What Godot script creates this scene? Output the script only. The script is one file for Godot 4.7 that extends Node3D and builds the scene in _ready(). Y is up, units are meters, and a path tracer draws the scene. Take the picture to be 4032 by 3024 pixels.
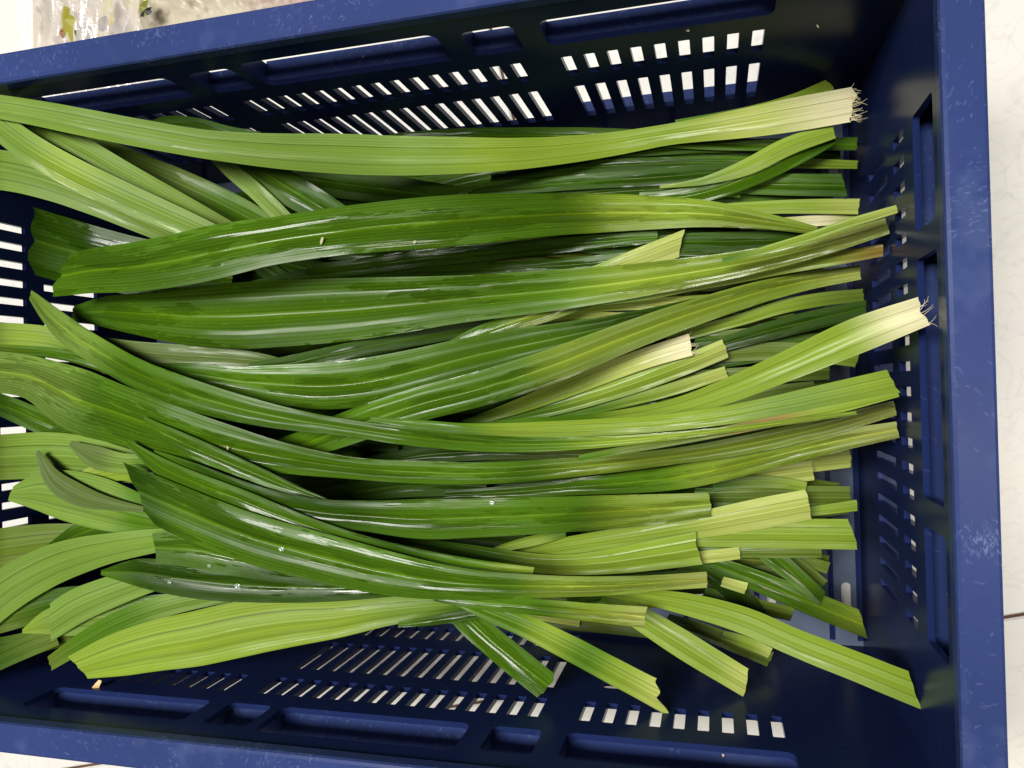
extends Node3D
# A blue plastic crate of long green leaves, seen from above. Units are metres; y is up; the crate stands on a tiled floor at y = 0.

var rng := RandomNumberGenerator.new()
var noise := FastNoiseLite.new()
var used := {}
var M := {}

func numbered(called: String) -> String:
	var n: int = used.get(called, 0)
	used[called] = n + 1
	return called if n == 0 else "%s_%03d" % [called, n]

func tag(o: Node, label: String, category: String, group := "", kind := "") -> Node:
	o.set_meta("label", label)
	if category != "": o.set_meta("category", category)
	if group != "": o.set_meta("group", group)
	if kind != "": o.set_meta("kind", kind)
	return o

func thing(called: String, at := Vector3.ZERO) -> Node3D:
	var o := Node3D.new()
	o.name = numbered(called)
	o.position = at
	add_child(o)
	return o

func obj(called: String, mesh: Mesh, mat: Material, parent: Node = self) -> MeshInstance3D:
	var o := MeshInstance3D.new()
	o.name = numbered(called) if parent == self else called
	o.mesh = mesh
	o.material_override = mat
	o.cast_shadow = GeometryInstance3D.SHADOW_CASTING_SETTING_ON
	parent.add_child(o, true)
	return o

func lin(r: float, g: float, b: float) -> Color:
	return Color(r / 255.0, g / 255.0, b / 255.0).srgb_to_linear()

# ------------------------------------------------------------------ textures
func picture(w: int, h: int, f: Callable) -> Image:
	var im := Image.create(w, h, false, Image.FORMAT_RGB8)
	for y in h:
		for x in w:
			im.set_pixel(x, y, f.call(float(x) / w, float(y) / h))
	return im

func grey(v: float) -> Color:
	return Color(v, v, v)

func tex(im: Image) -> ImageTexture:
	im.generate_mipmaps()
	return ImageTexture.create_from_image(im)

func n2(x: float, y: float) -> float:
	return noise.get_noise_2d(x, y)

# veins run along v; u goes across the blade
func vein(u: float) -> float:
	return 0.5 + 0.5 * sin(u * TAU * 17.0 + 1.5 * n2(u * 700.0, 0.0))

func wet(u: float, v: float) -> float:
	v *= 3.3
	# patches of water film with sharp edges, drawn out along the blade
	var p := n2(u * 120.0 + 300.0, v * 150.0) + 0.45 * n2(u * 420.0, v * 620.0 + 90.0) + 0.15 * n2(u * 1500.0, v * 2600.0)
	return smoothstep(0.06, 0.1, p)

func leaf_materials() -> void:
	var groove := func(u: float, at: float, wide: float) -> float: return exp(-pow((u - at) / wide, 2.0))
	var top := func(u: float, v: float) -> Color:
		var k := 0.70 + 0.09 * vein(u) + 0.16 * n2(u * 40.0, v * 430.0) + 0.07 * n2(u * 1400.0, v * 200.0)
		var mid: float = groove.call(u, 0.5, 0.05)
		var sp := clampf((n2(u * 1300.0, v * 9000.0) - 0.47) * 6.0, 0.0, 1.0)
		k -= 0.10 * wet(u, v)
		return Color(k + 0.15 * mid + sp * 0.12, k + 0.11 * mid + sp * 0.12, k - 0.02 * mid + sp * 0.1)
	var under := func(u: float, v: float) -> Color:
		var k := 0.80 + 0.07 * vein(u) + 0.08 * n2(u * 40.0, v * 300.0) + 0.06 * n2(u * 1400.0, v * 200.0)
		var crease: float = 0.24 * groove.call(u, 0.29 + 0.01 * n2(v * 200.0, 5.0), 0.012) + 0.20 * groove.call(u, 0.72 + 0.012 * n2(v * 200.0, 50.0), 0.012)
		k -= crease
		return Color(k, k, k - 0.03)
	var rough_top := func(u: float, v: float) -> Color: return grey(lerpf(0.33 + 0.16 * n2(u * 90.0, v * 660.0), 0.13, wet(u, v)))
	var rough_under := func(u: float, v: float) -> Color: return grey(lerpf(0.50, 0.28, wet(u + 0.4, v + 0.3)))
	var relief := func(u: float, v: float) -> Color:
		var cells := 0.5 + 0.5 * sin(v * TAU * 420.0 + 4.0 * n2(u * 900.0, v * 130.0))
		return grey(0.25 + 0.35 * vein(u) + 0.02 * cells * (0.6 + n2(u * 60.0, v * 200.0)) + 0.16 * wet(u, v) + 0.10 * n2(u * 300.0, v * 3000.0))
	var im_top := picture(160, 1536, top)
	# small tears, scrapes and rusty streaks
	for i in 46:
		stroke(im_top, Vector2(rng.randf() * 160.0, rng.randf() * 1536.0), rng.randfn() * 0.15, 0.0, int(rng.randf_range(3, 13)), Color(0.95, 0.98, 0.8), rng.randf_range(0.25, 0.8))
	for i in 70:
		stroke(im_top, Vector2(rng.randf() * 160.0, rng.randf() * 1536.0), PI / 2 + rng.randfn() * 0.03, 0.0, int(rng.randf_range(4, 26)), Color(0.95, 0.74, 0.42), rng.randf_range(0.15, 0.5))
	var t_top := tex(im_top)
	var t_under := tex(picture(160, 1536, under))
	var t_rt := tex(picture(160, 1536, rough_top))
	var t_ru := tex(picture(160, 1536, rough_under))
	var bump := picture(160, 1536, relief)
	bump.bump_map_to_normal_map(1.2)
	var t_n := tex(bump)
	for k in ["T", "U"]:
		var m := StandardMaterial3D.new()
		m.vertex_color_use_as_albedo = true
		m.albedo_texture = t_top if k == "T" else t_under
		m.roughness = 1.0
		m.roughness_texture = t_rt if k == "T" else t_ru
		m.roughness_texture_channel = BaseMaterial3D.TEXTURE_CHANNEL_RED
		m.normal_enabled = true
		m.normal_texture = t_n
		m.normal_scale = 0.3
		m.metallic_specular = 0.28 if k == "T" else 0.30
		m.backlight_enabled = true
		m.backlight = Color(0.16, 0.2, 0.06)
		m.cull_mode = BaseMaterial3D.CULL_DISABLED
		M[k] = m
	var deep: StandardMaterial3D = M["T"].duplicate()
	deep.metallic_specular = 0.24
	deep.roughness = 1.6
	deep.normal_enabled = false
	M["deep"] = deep
	var w: StandardMaterial3D = M["T"].duplicate()
	w.roughness = 1.1
	w.metallic_specular = 0.36
	M["wet"] = w

func stroke(im: Image, p: Vector2, dir: float, bend: float, n: int, c: Color, a: float) -> void:
	var w := im.get_width()
	var h := im.get_height()
	for i in n:
		dir += bend
		p += Vector2(cos(dir), sin(dir))
		var x := posmod(int(p.x), w)
		var y := posmod(int(p.y), h)
		im.set_pixel(x, y, im.get_pixel(x, y).lerp(c, a * (0.5 + 0.5 * sin(PI * i / n))))

func plastic_materials() -> void:
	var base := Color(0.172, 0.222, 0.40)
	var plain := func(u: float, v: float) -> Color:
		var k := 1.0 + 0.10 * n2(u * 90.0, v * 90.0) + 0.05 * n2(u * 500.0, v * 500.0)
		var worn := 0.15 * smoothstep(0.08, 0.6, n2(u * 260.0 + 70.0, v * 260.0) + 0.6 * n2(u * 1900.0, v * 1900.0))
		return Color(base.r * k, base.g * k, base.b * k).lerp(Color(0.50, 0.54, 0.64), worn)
	var deep := Color(0.105, 0.15, 0.31)  # same plastic as the rim, darkened to paint in the inside shade
	var shaded_wall := func(u: float, v: float) -> Color:
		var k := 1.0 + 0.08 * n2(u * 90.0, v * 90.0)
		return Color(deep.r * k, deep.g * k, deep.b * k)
	var rim := picture(896, 896, plain)
	var wall := picture(512, 512, shaded_wall)
	var pale := Color(0.66, 0.70, 0.78)
	# scuffs come in clusters, as where crates are dragged over each other
	for c in 60:
		var at := Vector2(rng.randf() * 896.0, rng.randf() * 896.0)
		var spread := rng.randf_range(10.0, 46.0)
		var lean := rng.randf() * TAU
		for i in int(rng.randf_range(60, 240)):
			var p := at + Vector2(rng.randfn() * spread, rng.randfn() * spread * 0.7)
			stroke(rim, p, lean + rng.randfn() * 0.4, rng.randfn() * 0.04, int(rng.randf_range(2, 7)), pale, rng.randf_range(0.05, 0.26))
	for i in 40:
		stroke(rim, Vector2(rng.randf() * 896.0, rng.randf() * 896.0), rng.randf() * TAU, rng.randfn() * 0.006, int(rng.randf_range(20, 60)), pale, rng.randf_range(0.04, 0.12))
	for i in 90:
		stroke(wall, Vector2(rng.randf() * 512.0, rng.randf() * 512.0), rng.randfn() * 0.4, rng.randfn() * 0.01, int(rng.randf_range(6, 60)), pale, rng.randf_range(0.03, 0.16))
	var dull := Color(0.34, 0.38, 0.46)
	var bottom := picture(384, 384, func(u: float, v: float) -> Color:
		var k := 1.0 + 0.22 * n2(u * 160.0, v * 160.0) + 0.14 * n2(u * 800.0, v * 800.0)
		return Color(dull.r * k, dull.g * k, dull.b * k))
	var rough := picture(512, 512, func(u: float, v: float) -> Color: return grey(0.30 + 0.14 * n2(u * 70.0, v * 70.0) + 0.10 * n2(u * 500.0, v * 500.0)))
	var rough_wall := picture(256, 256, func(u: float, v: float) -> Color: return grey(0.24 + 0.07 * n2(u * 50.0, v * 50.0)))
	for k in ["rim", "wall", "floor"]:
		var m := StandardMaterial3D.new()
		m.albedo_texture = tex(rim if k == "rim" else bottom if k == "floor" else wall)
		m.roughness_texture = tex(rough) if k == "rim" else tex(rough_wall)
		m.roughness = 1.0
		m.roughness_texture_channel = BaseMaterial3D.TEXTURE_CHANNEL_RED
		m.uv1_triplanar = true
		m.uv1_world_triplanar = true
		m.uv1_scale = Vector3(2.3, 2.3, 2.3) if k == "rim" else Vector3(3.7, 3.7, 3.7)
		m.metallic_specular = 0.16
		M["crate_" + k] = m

func ground_materials() -> void:
	var marble := func(u: float, v: float) -> Color:
		var a := n2(u * 160.0, v * 160.0) + 0.5 * n2(u * 420.0, v * 420.0)
		var ridge := 1.0 - absf(n2(u * 900.0 + 90.0 * n2(u * 300.0, v * 300.0), v * 700.0 + 700.0))
		var fine := 1.0 - absf(n2(u * 1900.0 + v * 900.0 + 500.0, v * 2600.0))
		var k := 0.80 + 0.04 * a - 0.035 * smoothstep(0.9, 1.0, ridge) * 0.6 - 0.035 * smoothstep(0.92, 1.0, fine)
		return Color(k, k * 0.992 - 0.002, k * 0.975 - 0.006 - 0.015 * a)
	var t := tex(picture(768, 768, marble))
	var m := StandardMaterial3D.new()
	m.albedo_texture = t
	m.roughness = 0.35
	m.uv1_triplanar = true
	m.uv1_scale = Vector3(1.7, 1.7, 1.7)
	M["tile"] = m
	var g := StandardMaterial3D.new()
	g.albedo_color = Color(0.30, 0.20, 0.14)
	g.roughness = 0.9
	M["grout"] = g

func plain_material(c: Color, rough := 0.5) -> StandardMaterial3D:
	var m := StandardMaterial3D.new()
	m.albedo_color = c
	m.roughness = rough
	return m

# ------------------------------------------------------------------ mesh helpers
func quad(st: SurfaceTool, a: Vector3, b: Vector3, c: Vector3, d: Vector3, n: Vector3) -> void:
	var p := [a, b, c, d]
	if (b - a).cross(c - a).dot(n) > 0.0: p = [a, d, c, b]
	st.set_normal(n)
	for i in [0, 1, 2, 0, 2, 3]:
		st.add_vertex(p[i])

func tri(st: SurfaceTool, a: Vector3, b: Vector3, c: Vector3, n: Vector3) -> void:
	var flip := (b - a).cross(c - a).dot(n) > 0.0
	st.set_normal(n)
	st.add_vertex(a)
	st.add_vertex(c if flip else b)
	st.add_vertex(b if flip else c)

func begin() -> SurfaceTool:
	var st := SurfaceTool.new()
	st.begin(Mesh.PRIMITIVE_TRIANGLES)
	return st

func box(st: SurfaceTool, lo: Vector3, hi: Vector3) -> void:
	for ax in 3:
		for s in 2:
			var n := Vector3.ZERO
			n[ax] = 1.0 if s else -1.0
			var p := []
			for k in [[0, 0], [1, 0], [1, 1], [0, 1]]:
				var v := Vector3.ZERO
				v[ax] = hi[ax] if s else lo[ax]
				v[(ax + 1) % 3] = hi[(ax + 1) % 3] if k[0] else lo[(ax + 1) % 3]
				v[(ax + 2) % 3] = hi[(ax + 2) % 3] if k[1] else lo[(ax + 2) % 3]
				p.append(v)
			quad(st, p[0], p[1], p[2], p[3], n)

# A board of the given thickness with rectangular openings whose corners may be rounded.
# place turns (along, up, outwards) into the crate's own axes; each hole is [along0, along1, up0, up1, radius].
func pierced(a0: float, a1: float, b0: float, b1: float, th: float, holes: Array, place: Callable) -> ArrayMesh:
	var st := begin()
	var sa := [a0, a1]
	var sb := [b0, b1]
	for h in holes:
		for v in [h[0], h[1]]:
			if not sa.has(v): sa.append(v)
		for v in [h[2], h[3]]:
			if not sb.has(v): sb.append(v)
	sa.sort()
	sb.sort()
	var na := sa.size() - 1
	var nb := sb.size() - 1
	var solid := func(i: int, j: int) -> bool:
		if i < 0 or j < 0 or i >= na or j >= nb: return false
		var ca: float = (sa[i] + sa[i + 1]) / 2.0
		var cb: float = (sb[j] + sb[j + 1]) / 2.0
		for h in holes:
			if ca > h[0] and ca < h[1] and cb > h[2] and cb < h[3]: return false
		return true
	var o: Vector3 = place.call(0.0, 0.0, 0.0)
	var ea: Vector3 = place.call(1.0, 0.0, 0.0) - o
	var eb: Vector3 = place.call(0.0, 1.0, 0.0) - o
	var eo: Vector3 = place.call(0.0, 0.0, 1.0) - o
	var pt := func(a: float, b: float, d: float) -> Vector3: return o + ea * a + eb * b + eo * d
	for i in na:
		for j in nb:
			if not solid.call(i, j): continue
			var p: float = sa[i]
			var q: float = sa[i + 1]
			var r: float = sb[j]
			var s: float = sb[j + 1]
			quad(st, pt.call(p, r, 0.0), pt.call(q, r, 0.0), pt.call(q, s, 0.0), pt.call(p, s, 0.0), -eo)
			quad(st, pt.call(p, r, th), pt.call(q, r, th), pt.call(q, s, th), pt.call(p, s, th), eo)
			if not solid.call(i - 1, j): quad(st, pt.call(p, r, 0.0), pt.call(p, s, 0.0), pt.call(p, s, th), pt.call(p, r, th), -ea)
			if not solid.call(i + 1, j): quad(st, pt.call(q, r, 0.0), pt.call(q, s, 0.0), pt.call(q, s, th), pt.call(q, r, th), ea)
			if not solid.call(i, j - 1): quad(st, pt.call(p, r, 0.0), pt.call(q, r, 0.0), pt.call(q, r, th), pt.call(p, r, th), -eb)
			if not solid.call(i, j + 1): quad(st, pt.call(p, s, 0.0), pt.call(q, s, 0.0), pt.call(q, s, th), pt.call(p, s, th), eb)
	for h in holes:
		var rad: float = h[4]
		if rad <= 0.0: continue
		for k in [[0, 2, 1, 1], [1, 2, -1, 1], [1, 3, -1, -1], [0, 3, 1, -1]]:
			var ca: float = h[k[0]] + rad * k[2]
			var cb: float = h[k[1]] + rad * k[3]
			var steps := 6
			for t in steps:
				var t0 := PI / 2 * t / steps
				var t1 := PI / 2 * (t + 1) / steps
				var x0: float = ca - k[2] * rad * cos(t0)
				var y0: float = cb - k[3] * rad * sin(t0)
				var x1: float = ca - k[2] * rad * cos(t1)
				var y1: float = cb - k[3] * rad * sin(t1)
				for d in [[0.0, -eo], [th, eo]]:
					tri(st, pt.call(h[k[0]], h[k[1]], d[0]), pt.call(x0, y0, d[0]), pt.call(x1, y1, d[0]), d[1])
				var inward: Vector3 = (ea * (ca - (x0 + x1) / 2.0) + eb * (cb - (y0 + y1) / 2.0)).normalized()
				quad(st, pt.call(x0, y0, 0.0), pt.call(x1, y1, 0.0), pt.call(x1, y1, th), pt.call(x0, y0, th), inward)
	return st.commit()

# ------------------------------------------------------------------ the crate
const X0 := -0.474
const X1 := 0.0938
const Z1 := 0.1835
const XC := -0.1901

func long_holes(wall: int) -> Array:
	var holes := []
	for s in [-1, 1]:
		# the outer thirds mirror each other about the crate's middle
		var put := func(a: float, b: float, lo: float, hi: float, r: float) -> void:
			var p: float = XC + s * (a - XC)
			var q: float = XC + s * (b - XC)
			holes.append([minf(p, q), maxf(p, q), lo, hi, r])
		put.call(-0.0810, 0.0335, 0.1760, 0.2050, 0.005)
		put.call(-0.1220, -0.0945, 0.1760, 0.2050, 0.004)
		for i in 9:
			var a := -0.0780 + i * 0.01275
			put.call(a, a + 0.0060, 0.1340, 0.1600, 0.0006)
			if wall < 0: put.call(a, a + 0.0060, 0.0640, 0.1170, 0.0006)
	if wall > 0: holes.append([-0.0735, -0.0505, 0.1000, 0.1115, 0.0056])
	holes.append([-0.2510, -0.1350, 0.1755, 0.2080, 0.006])
	for i in 15:
		var a := -0.2794 + i * 0.0123
		holes.append([a, a + 0.0060, 0.1340, 0.1600, 0.0006])
		holes.append([a, a + 0.0060, 0.0640, 0.1170, 0.0006])
		holes.append([a, a + 0.0060, 0.0170, 0.0440, 0.0006])
	return holes

func end_holes() -> Array:
	var holes := []
	for k in [[-0.1240, -0.0690], [-0.0560, 0.0560], [0.0690, 0.1240]]:
		holes.append([k[0], k[1], 0.1780, 0.2130, 0.003])
	for i in 20:
		var c := -0.1224 + i * 0.012884
		holes.append([c - 0.0024, c + 0.0024, 0.1370, 0.1600, 0.0005])
		holes.append([c - 0.0024, c + 0.0024, 0.0720, 0.1220, 0.0005])
	return holes

func crate() -> void:
	var t := thing("vegetable_crate", Vector3(XC, 0, 0))
	tag(t, "dark blue slotted plastic crate heaped with long green leaves", "crate")
	var off := Vector3(-XC, 0, 0)
	var th := 0.0032
	for s in [-1, 1]:
		var f := func(a: float, b: float, d: float) -> Vector3: return Vector3(a, b, s * (Z1 + d)) + off
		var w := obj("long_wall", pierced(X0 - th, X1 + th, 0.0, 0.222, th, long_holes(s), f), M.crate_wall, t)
		# the ledge under the hand holds, the low rib and the cheeks beside each opening, all on the outside
		var st := begin()
		var out := func(to: SurfaceTool, x0: float, x1: float, y0: float, y1: float, d0: float, d1: float) -> void:
			var za: float = s * (Z1 + d0)
			var zb: float = s * (Z1 + d1)
			box(to, Vector3(x0, y0, minf(za, zb)) + off, Vector3(x1, y1, maxf(za, zb)) + off)
		out.call(st, X0 - th, X1 + th, 0.1712, 0.1752, th - 0.0003, 0.0138 if s < 0 else 0.0163)
		if s < 0: out.call(st, -0.2525, -0.1335, 0.1714, 0.1753, 0.0136, 0.0153)
		obj("ledge", st.commit(), M.crate_rim, w)  # ledges, ribs and cheeks keep the lighter tone as painted-in light
		for side in [-1, 1]:
			st = begin()
			var ra: float = XC + side * 0.100
			var rb: float = XC + side * 0.287
			out.call(st, minf(ra, rb), maxf(ra, rb), 0.0460, 0.0500, th - 0.0003, 0.0150)
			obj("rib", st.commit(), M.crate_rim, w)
		for c in [-0.416, -0.3005, -0.2915, -0.256, -0.253, -0.133, -0.1245, -0.092, -0.083, 0.0355]:
			st = begin()
			out.call(st, c - 0.001, c + 0.001, 0.1755, 0.2215, th - 0.0003, 0.0135)
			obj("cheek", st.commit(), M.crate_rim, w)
	for s in [-1, 1]:
		var f := func(a: float, b: float, d: float) -> Vector3: return Vector3(X1 + d if s > 0 else X0 - d, b, a) + off
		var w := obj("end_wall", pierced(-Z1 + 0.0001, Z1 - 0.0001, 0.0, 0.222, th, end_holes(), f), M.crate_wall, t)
		var st := begin()
		var xa := X1 + th - 0.0003 if s > 0 else X0 - 0.0140
		var xb := X1 + 0.0140 if s > 0 else X0 - th + 0.0003
		box(st, Vector3(xa, 0.1640, -Z1) + off, Vector3(xb, 0.1680, Z1) + off)
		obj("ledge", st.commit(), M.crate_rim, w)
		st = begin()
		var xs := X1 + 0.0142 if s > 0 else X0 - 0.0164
		box(st, Vector3(xs, 0.1600, -Z1) + off, Vector3(xs + 0.0022, 0.2168, Z1) + off)  # outer plate added to keep light off the ledge behind the openings
		obj("shade_skirt", st.commit(), M.crate_rim, w)
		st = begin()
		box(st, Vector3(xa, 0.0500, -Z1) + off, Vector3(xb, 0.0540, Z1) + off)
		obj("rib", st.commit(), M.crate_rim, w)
	# the rolled rim, one mitred length to each side
	var prof := [Vector2(-0.0009, 0.2218), Vector2(-0.0009, 0.2280), Vector2(-0.0003, 0.2294), Vector2(0.0012, 0.2300), Vector2(0.0148, 0.2300), Vector2(0.0160, 0.2294), Vector2(0.0165, 0.2280), Vector2(0.0165, 0.2170), Vector2(0.0140, 0.2170), Vector2(0.0140, 0.2218)]
	for side in 4:
		var st := begin()
		var horizontal := side < 2
		var s := 1.0 if side % 2 == 0 else -1.0
		var ends := [[], []]
		for p in prof:
			for e in 2:
				var es := 1.0 if e else -1.0
				var x: float = (X1 + p.x) if (s > 0 if not horizontal else es > 0) else (X0 - p.x)
				var z: float = (Z1 + p.x) * (s if horizontal else es)
				ends[e].append(Vector3(x, p.y, z) + off)
		var mid := Vector3.ZERO
		for p in ends[0] + ends[1]: mid += p / (2.0 * prof.size())
		for i in prof.size():
			var j := (i + 1) % prof.size()
			var n2d := Vector2(prof[j].y - prof[i].y, -(prof[j].x - prof[i].x)).normalized() * -1.0
			var n := Vector3(0, n2d.y, s * n2d.x) if horizontal else Vector3(s * n2d.x, n2d.y, 0)
			quad(st, ends[0][i], ends[0][j], ends[1][j], ends[1][i], n)
		obj("rim", st.commit(), M.crate_rim, t)
	# the bottom: a thin pierced sheet with low ridges
	var slots := []
	for i in 11:
		for j in 6:
			if i == 0 and j > 0 and j < 5: continue
			var x := X1 - 0.0100 - i * 0.0495
			var z := -0.1635 + j * 0.0607
			slots.append([x - 0.0032, x + 0.0032, z, z + 0.0235, 0.0031])
	var low := func(a: float, b: float, d: float) -> Vector3: return Vector3(a, 0.0050 - d, b) + off
	var fl := obj("bottom_panel", pierced(X0, X1, -Z1, Z1, 0.0026, slots, low), M.crate_floor, t)
	for i in 12:
		var st := begin()
		var x := X1 - 0.0020 if i == 0 else X1 - 0.0200 - (i - 1) * 0.0495
		box(st, Vector3(x - 0.0016, 0.0047, -Z1 + 0.004) + off, Vector3(x + 0.0016, 0.0072, Z1 - 0.004) + off)
		obj("ridge", st.commit(), M.crate_wall, fl)

# ------------------------------------------------------------------ leaves
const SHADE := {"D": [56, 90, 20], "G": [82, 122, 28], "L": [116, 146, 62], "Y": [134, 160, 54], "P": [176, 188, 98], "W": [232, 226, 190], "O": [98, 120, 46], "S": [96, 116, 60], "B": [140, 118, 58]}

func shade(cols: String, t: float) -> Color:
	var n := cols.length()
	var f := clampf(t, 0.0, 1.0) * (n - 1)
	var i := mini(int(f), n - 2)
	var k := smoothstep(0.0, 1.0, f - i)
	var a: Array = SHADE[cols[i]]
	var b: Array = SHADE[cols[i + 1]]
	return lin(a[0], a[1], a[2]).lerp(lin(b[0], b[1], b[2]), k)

# pts: [x, y, z, width] in millimetres, tip first, cut end last. fold and pleat shape the cross-section; slant and jag shape the two ends.
func leaf(label: String, kind: String, cols: String, fold: float, pleat: float, o: Dictionary, pts: Array) -> void:
	var t := thing("leaf", Vector3(pts[0][0], pts[0][1], pts[0][2]) * 0.001)
	tag(t, label, "leaf", "long green leaves heaped in the crate")
	var blade := obj("blade", blade_mesh(kind, cols, fold, pleat, o, pts, 1.0), M["wet"] if o.has("wet") else M["deep"] if o.has("deep") else M[kind], t)
	if o.has("fray"): fray(blade, pts, o["fray"])

func blade_mesh(kind: String, cols: String, fold: float, pleat: float, o: Dictionary, pts: Array, detail: float) -> ArrayMesh:
	var seed_at := rng.randf() * 7.0
	var v0 := rng.randf() * 0.5
	var k := pts.size()
	var n := maxi(4, int((k - 1) * 5 * detail) + 1)
	var cols_n := int(20 * detail) + 1
	var sgn := 1.0 if kind == "T" else -1.0
	var origin := Vector3(pts[0][0], pts[0][1], pts[0][2]) * 0.001
	var c := PackedVector3Array()
	var wd := PackedFloat32Array()
	for i in n:
		var f := float(i) / (n - 1) * (k - 1)
		var a := mini(int(f), k - 2)
		var u := f - a
		var v := []
		for m in 4:
			var p0: float = pts[maxi(a - 1, 0)][m] if a > 0 else 2.0 * pts[0][m] - pts[1][m]
			var p1: float = pts[a][m]
			var p2: float = pts[a + 1][m]
			var p3: float = pts[a + 2][m] if a + 2 < k else 2.0 * p2 - p1
			v.append(0.0005 * (2.0 * p1 + (p2 - p0) * u + (2.0 * p0 - 5.0 * p1 + 4.0 * p2 - p3) * u * u + (3.0 * p1 - p0 - 3.0 * p2 + p3) * u * u * u))
		c.append(Vector3(v[0], v[1], v[2]))
		wd.append(maxf(v[3], 0.0004))
	var dist := 0.0
	var top := []
	var bot := []
	var dists := []
	var jp := [rng.randf() * TAU, rng.randf() * TAU, rng.randf() * TAU, rng.randf() * TAU]
	for i in n:
		if i > 0: dist += c[i].distance_to(c[i - 1])
		dists.append(dist)
	var frames := []
	for i in n:
		var tan := (c[mini(i + 1, n - 1)] - c[maxi(i - 1, 0)]).normalized()
		var flat := Vector3(tan.x, 0, tan.z).normalized()
		var across := Vector3(-flat.z, 0, flat.x)
		var up := across.cross(tan).normalized()
		if up.y < 0.0: up = -up
		var q := float(i) / (n - 1)
		var roll := 0.09 * n2(dists[i] * 700.0 + seed_at * 900.0, 31.0)
		across = across.rotated(tan, roll)
		up = up.rotated(tan, roll)
		var fd := fold * (0.7 + 0.9 * q * q)
		var pl := pleat * (0.8 + 0.35 * n2(dists[i] * 400.0 + seed_at * 500.0, 77.0))
		var thick := lerpf(0.0007, 0.0019 if cols.ends_with("P") or cols.ends_with("W") or cols.ends_with("Y") else 0.0011, q * q)
		var row := []
		var rowb := []
		for j in cols_n:
			var s := 2.0 * j / (cols_n - 1) - 1.0
			var w := wd[i]
			var h := sgn * w * (fd * absf(s) * 0.5 + pl * (0.3 * (1.0 - absf(2.0 * absf(s) - 1.0)) + 0.33 * (1.0 - cos(TAU * s)))) + w * 0.009 * n2(s * 130.0 + seed_at * 300.0, dists[i] * 130.0) + 0.0004 * n2(dists[i] * 1500.0, s * 60.0 + seed_at * 100.0)
			h -= sgn * w * 0.035 * exp(-pow(s / 0.10, 2.0))
			h += 0.0005 * n2(dists[i] * 2600.0, signf(s) * 300.0 + seed_at * 50.0) * absf(s)
			var edge := 1.0 + 0.012 * n2(dists[i] * 1800.0, signf(s) * 40.0 + seed_at * 80.0)
			var shift := 0.0
			if o.get("kindL", "cut") != "off":
				shift += (-o.get("slantL", 0.12) * s * 0.5 + o.get("jagL", 0.03) * (sin(2.6 * s + jp[0]) + 0.6 * sin(7.0 * s + jp[1]))) * wd[0] * pow(1.0 - q, 6.0)
			shift += (-o.get("slantR", 0.06) * s * 0.5 + o.get("jagR", 0.02) * (sin(2.6 * s + jp[2]) + 0.6 * sin(7.0 * s + jp[3]))) * wd[n - 1] * pow(q, 14.0)
			var p := c[i] + across * (s * w * 0.5 * edge) + up * h + tan * shift - origin
			row.append(p)
			rowb.append(p - up * thick * (1.0 - 0.6 * s * s))
		top.append(row)
		bot.append(rowb)
		frames.append(up)
	var st := begin()
	for lay in 2:
		var g: Array = top if lay == 0 else bot
		for i in n:
			for j in cols_n:
				var du: Vector3 = g[i][mini(j + 1, cols_n - 1)] - g[i][maxi(j - 1, 0)]
				var dv: Vector3 = g[mini(i + 1, n - 1)][j] - g[maxi(i - 1, 0)][j]
				var nn := du.cross(dv)
				if nn.dot(frames[i]) < 0.0: nn = -nn
				st.set_normal(nn.normalized() * (1.0 if lay == 0 else -1.0))
				st.set_uv(Vector2(0.012 + 0.976 * j / (cols_n - 1), dists[i] / 1.0 + v0))
				st.set_color(shade(cols, float(i) / (n - 1)))
				st.add_vertex(g[i][j])
	var flip: bool = (top[0][1] - top[0][0]).cross(top[1][0] - top[0][0]).dot(frames[0]) > 0.0
	var at := func(lay: int, i: int, j: int) -> int: return lay * n * cols_n + i * cols_n + j
	var four := func(a: int, b: int, cc: int, d: int, turn: bool) -> void:
		for x in ([a, d, cc, a, cc, b] if turn else [a, b, cc, a, cc, d]): st.add_index(x)
	for i in n - 1:
		for j in cols_n - 1:
			four.call(at.call(0, i, j), at.call(0, i, j + 1), at.call(0, i + 1, j + 1), at.call(0, i + 1, j), flip)
			four.call(at.call(1, i, j), at.call(1, i, j + 1), at.call(1, i + 1, j + 1), at.call(1, i + 1, j), not flip)
		four.call(at.call(0, i, 0), at.call(0, i + 1, 0), at.call(1, i + 1, 0), at.call(1, i, 0), flip)
		four.call(at.call(0, i, cols_n - 1), at.call(0, i + 1, cols_n - 1), at.call(1, i + 1, cols_n - 1), at.call(1, i, cols_n - 1), not flip)
	for j in cols_n - 1:
		four.call(at.call(0, 0, j), at.call(0, 0, j + 1), at.call(1, 0, j + 1), at.call(1, 0, j), not flip)
		four.call(at.call(0, n - 1, j), at.call(0, n - 1, j + 1), at.call(1, n - 1, j + 1), at.call(1, n - 1, j), flip)
	st.generate_tangents()
	return st.commit()

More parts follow.
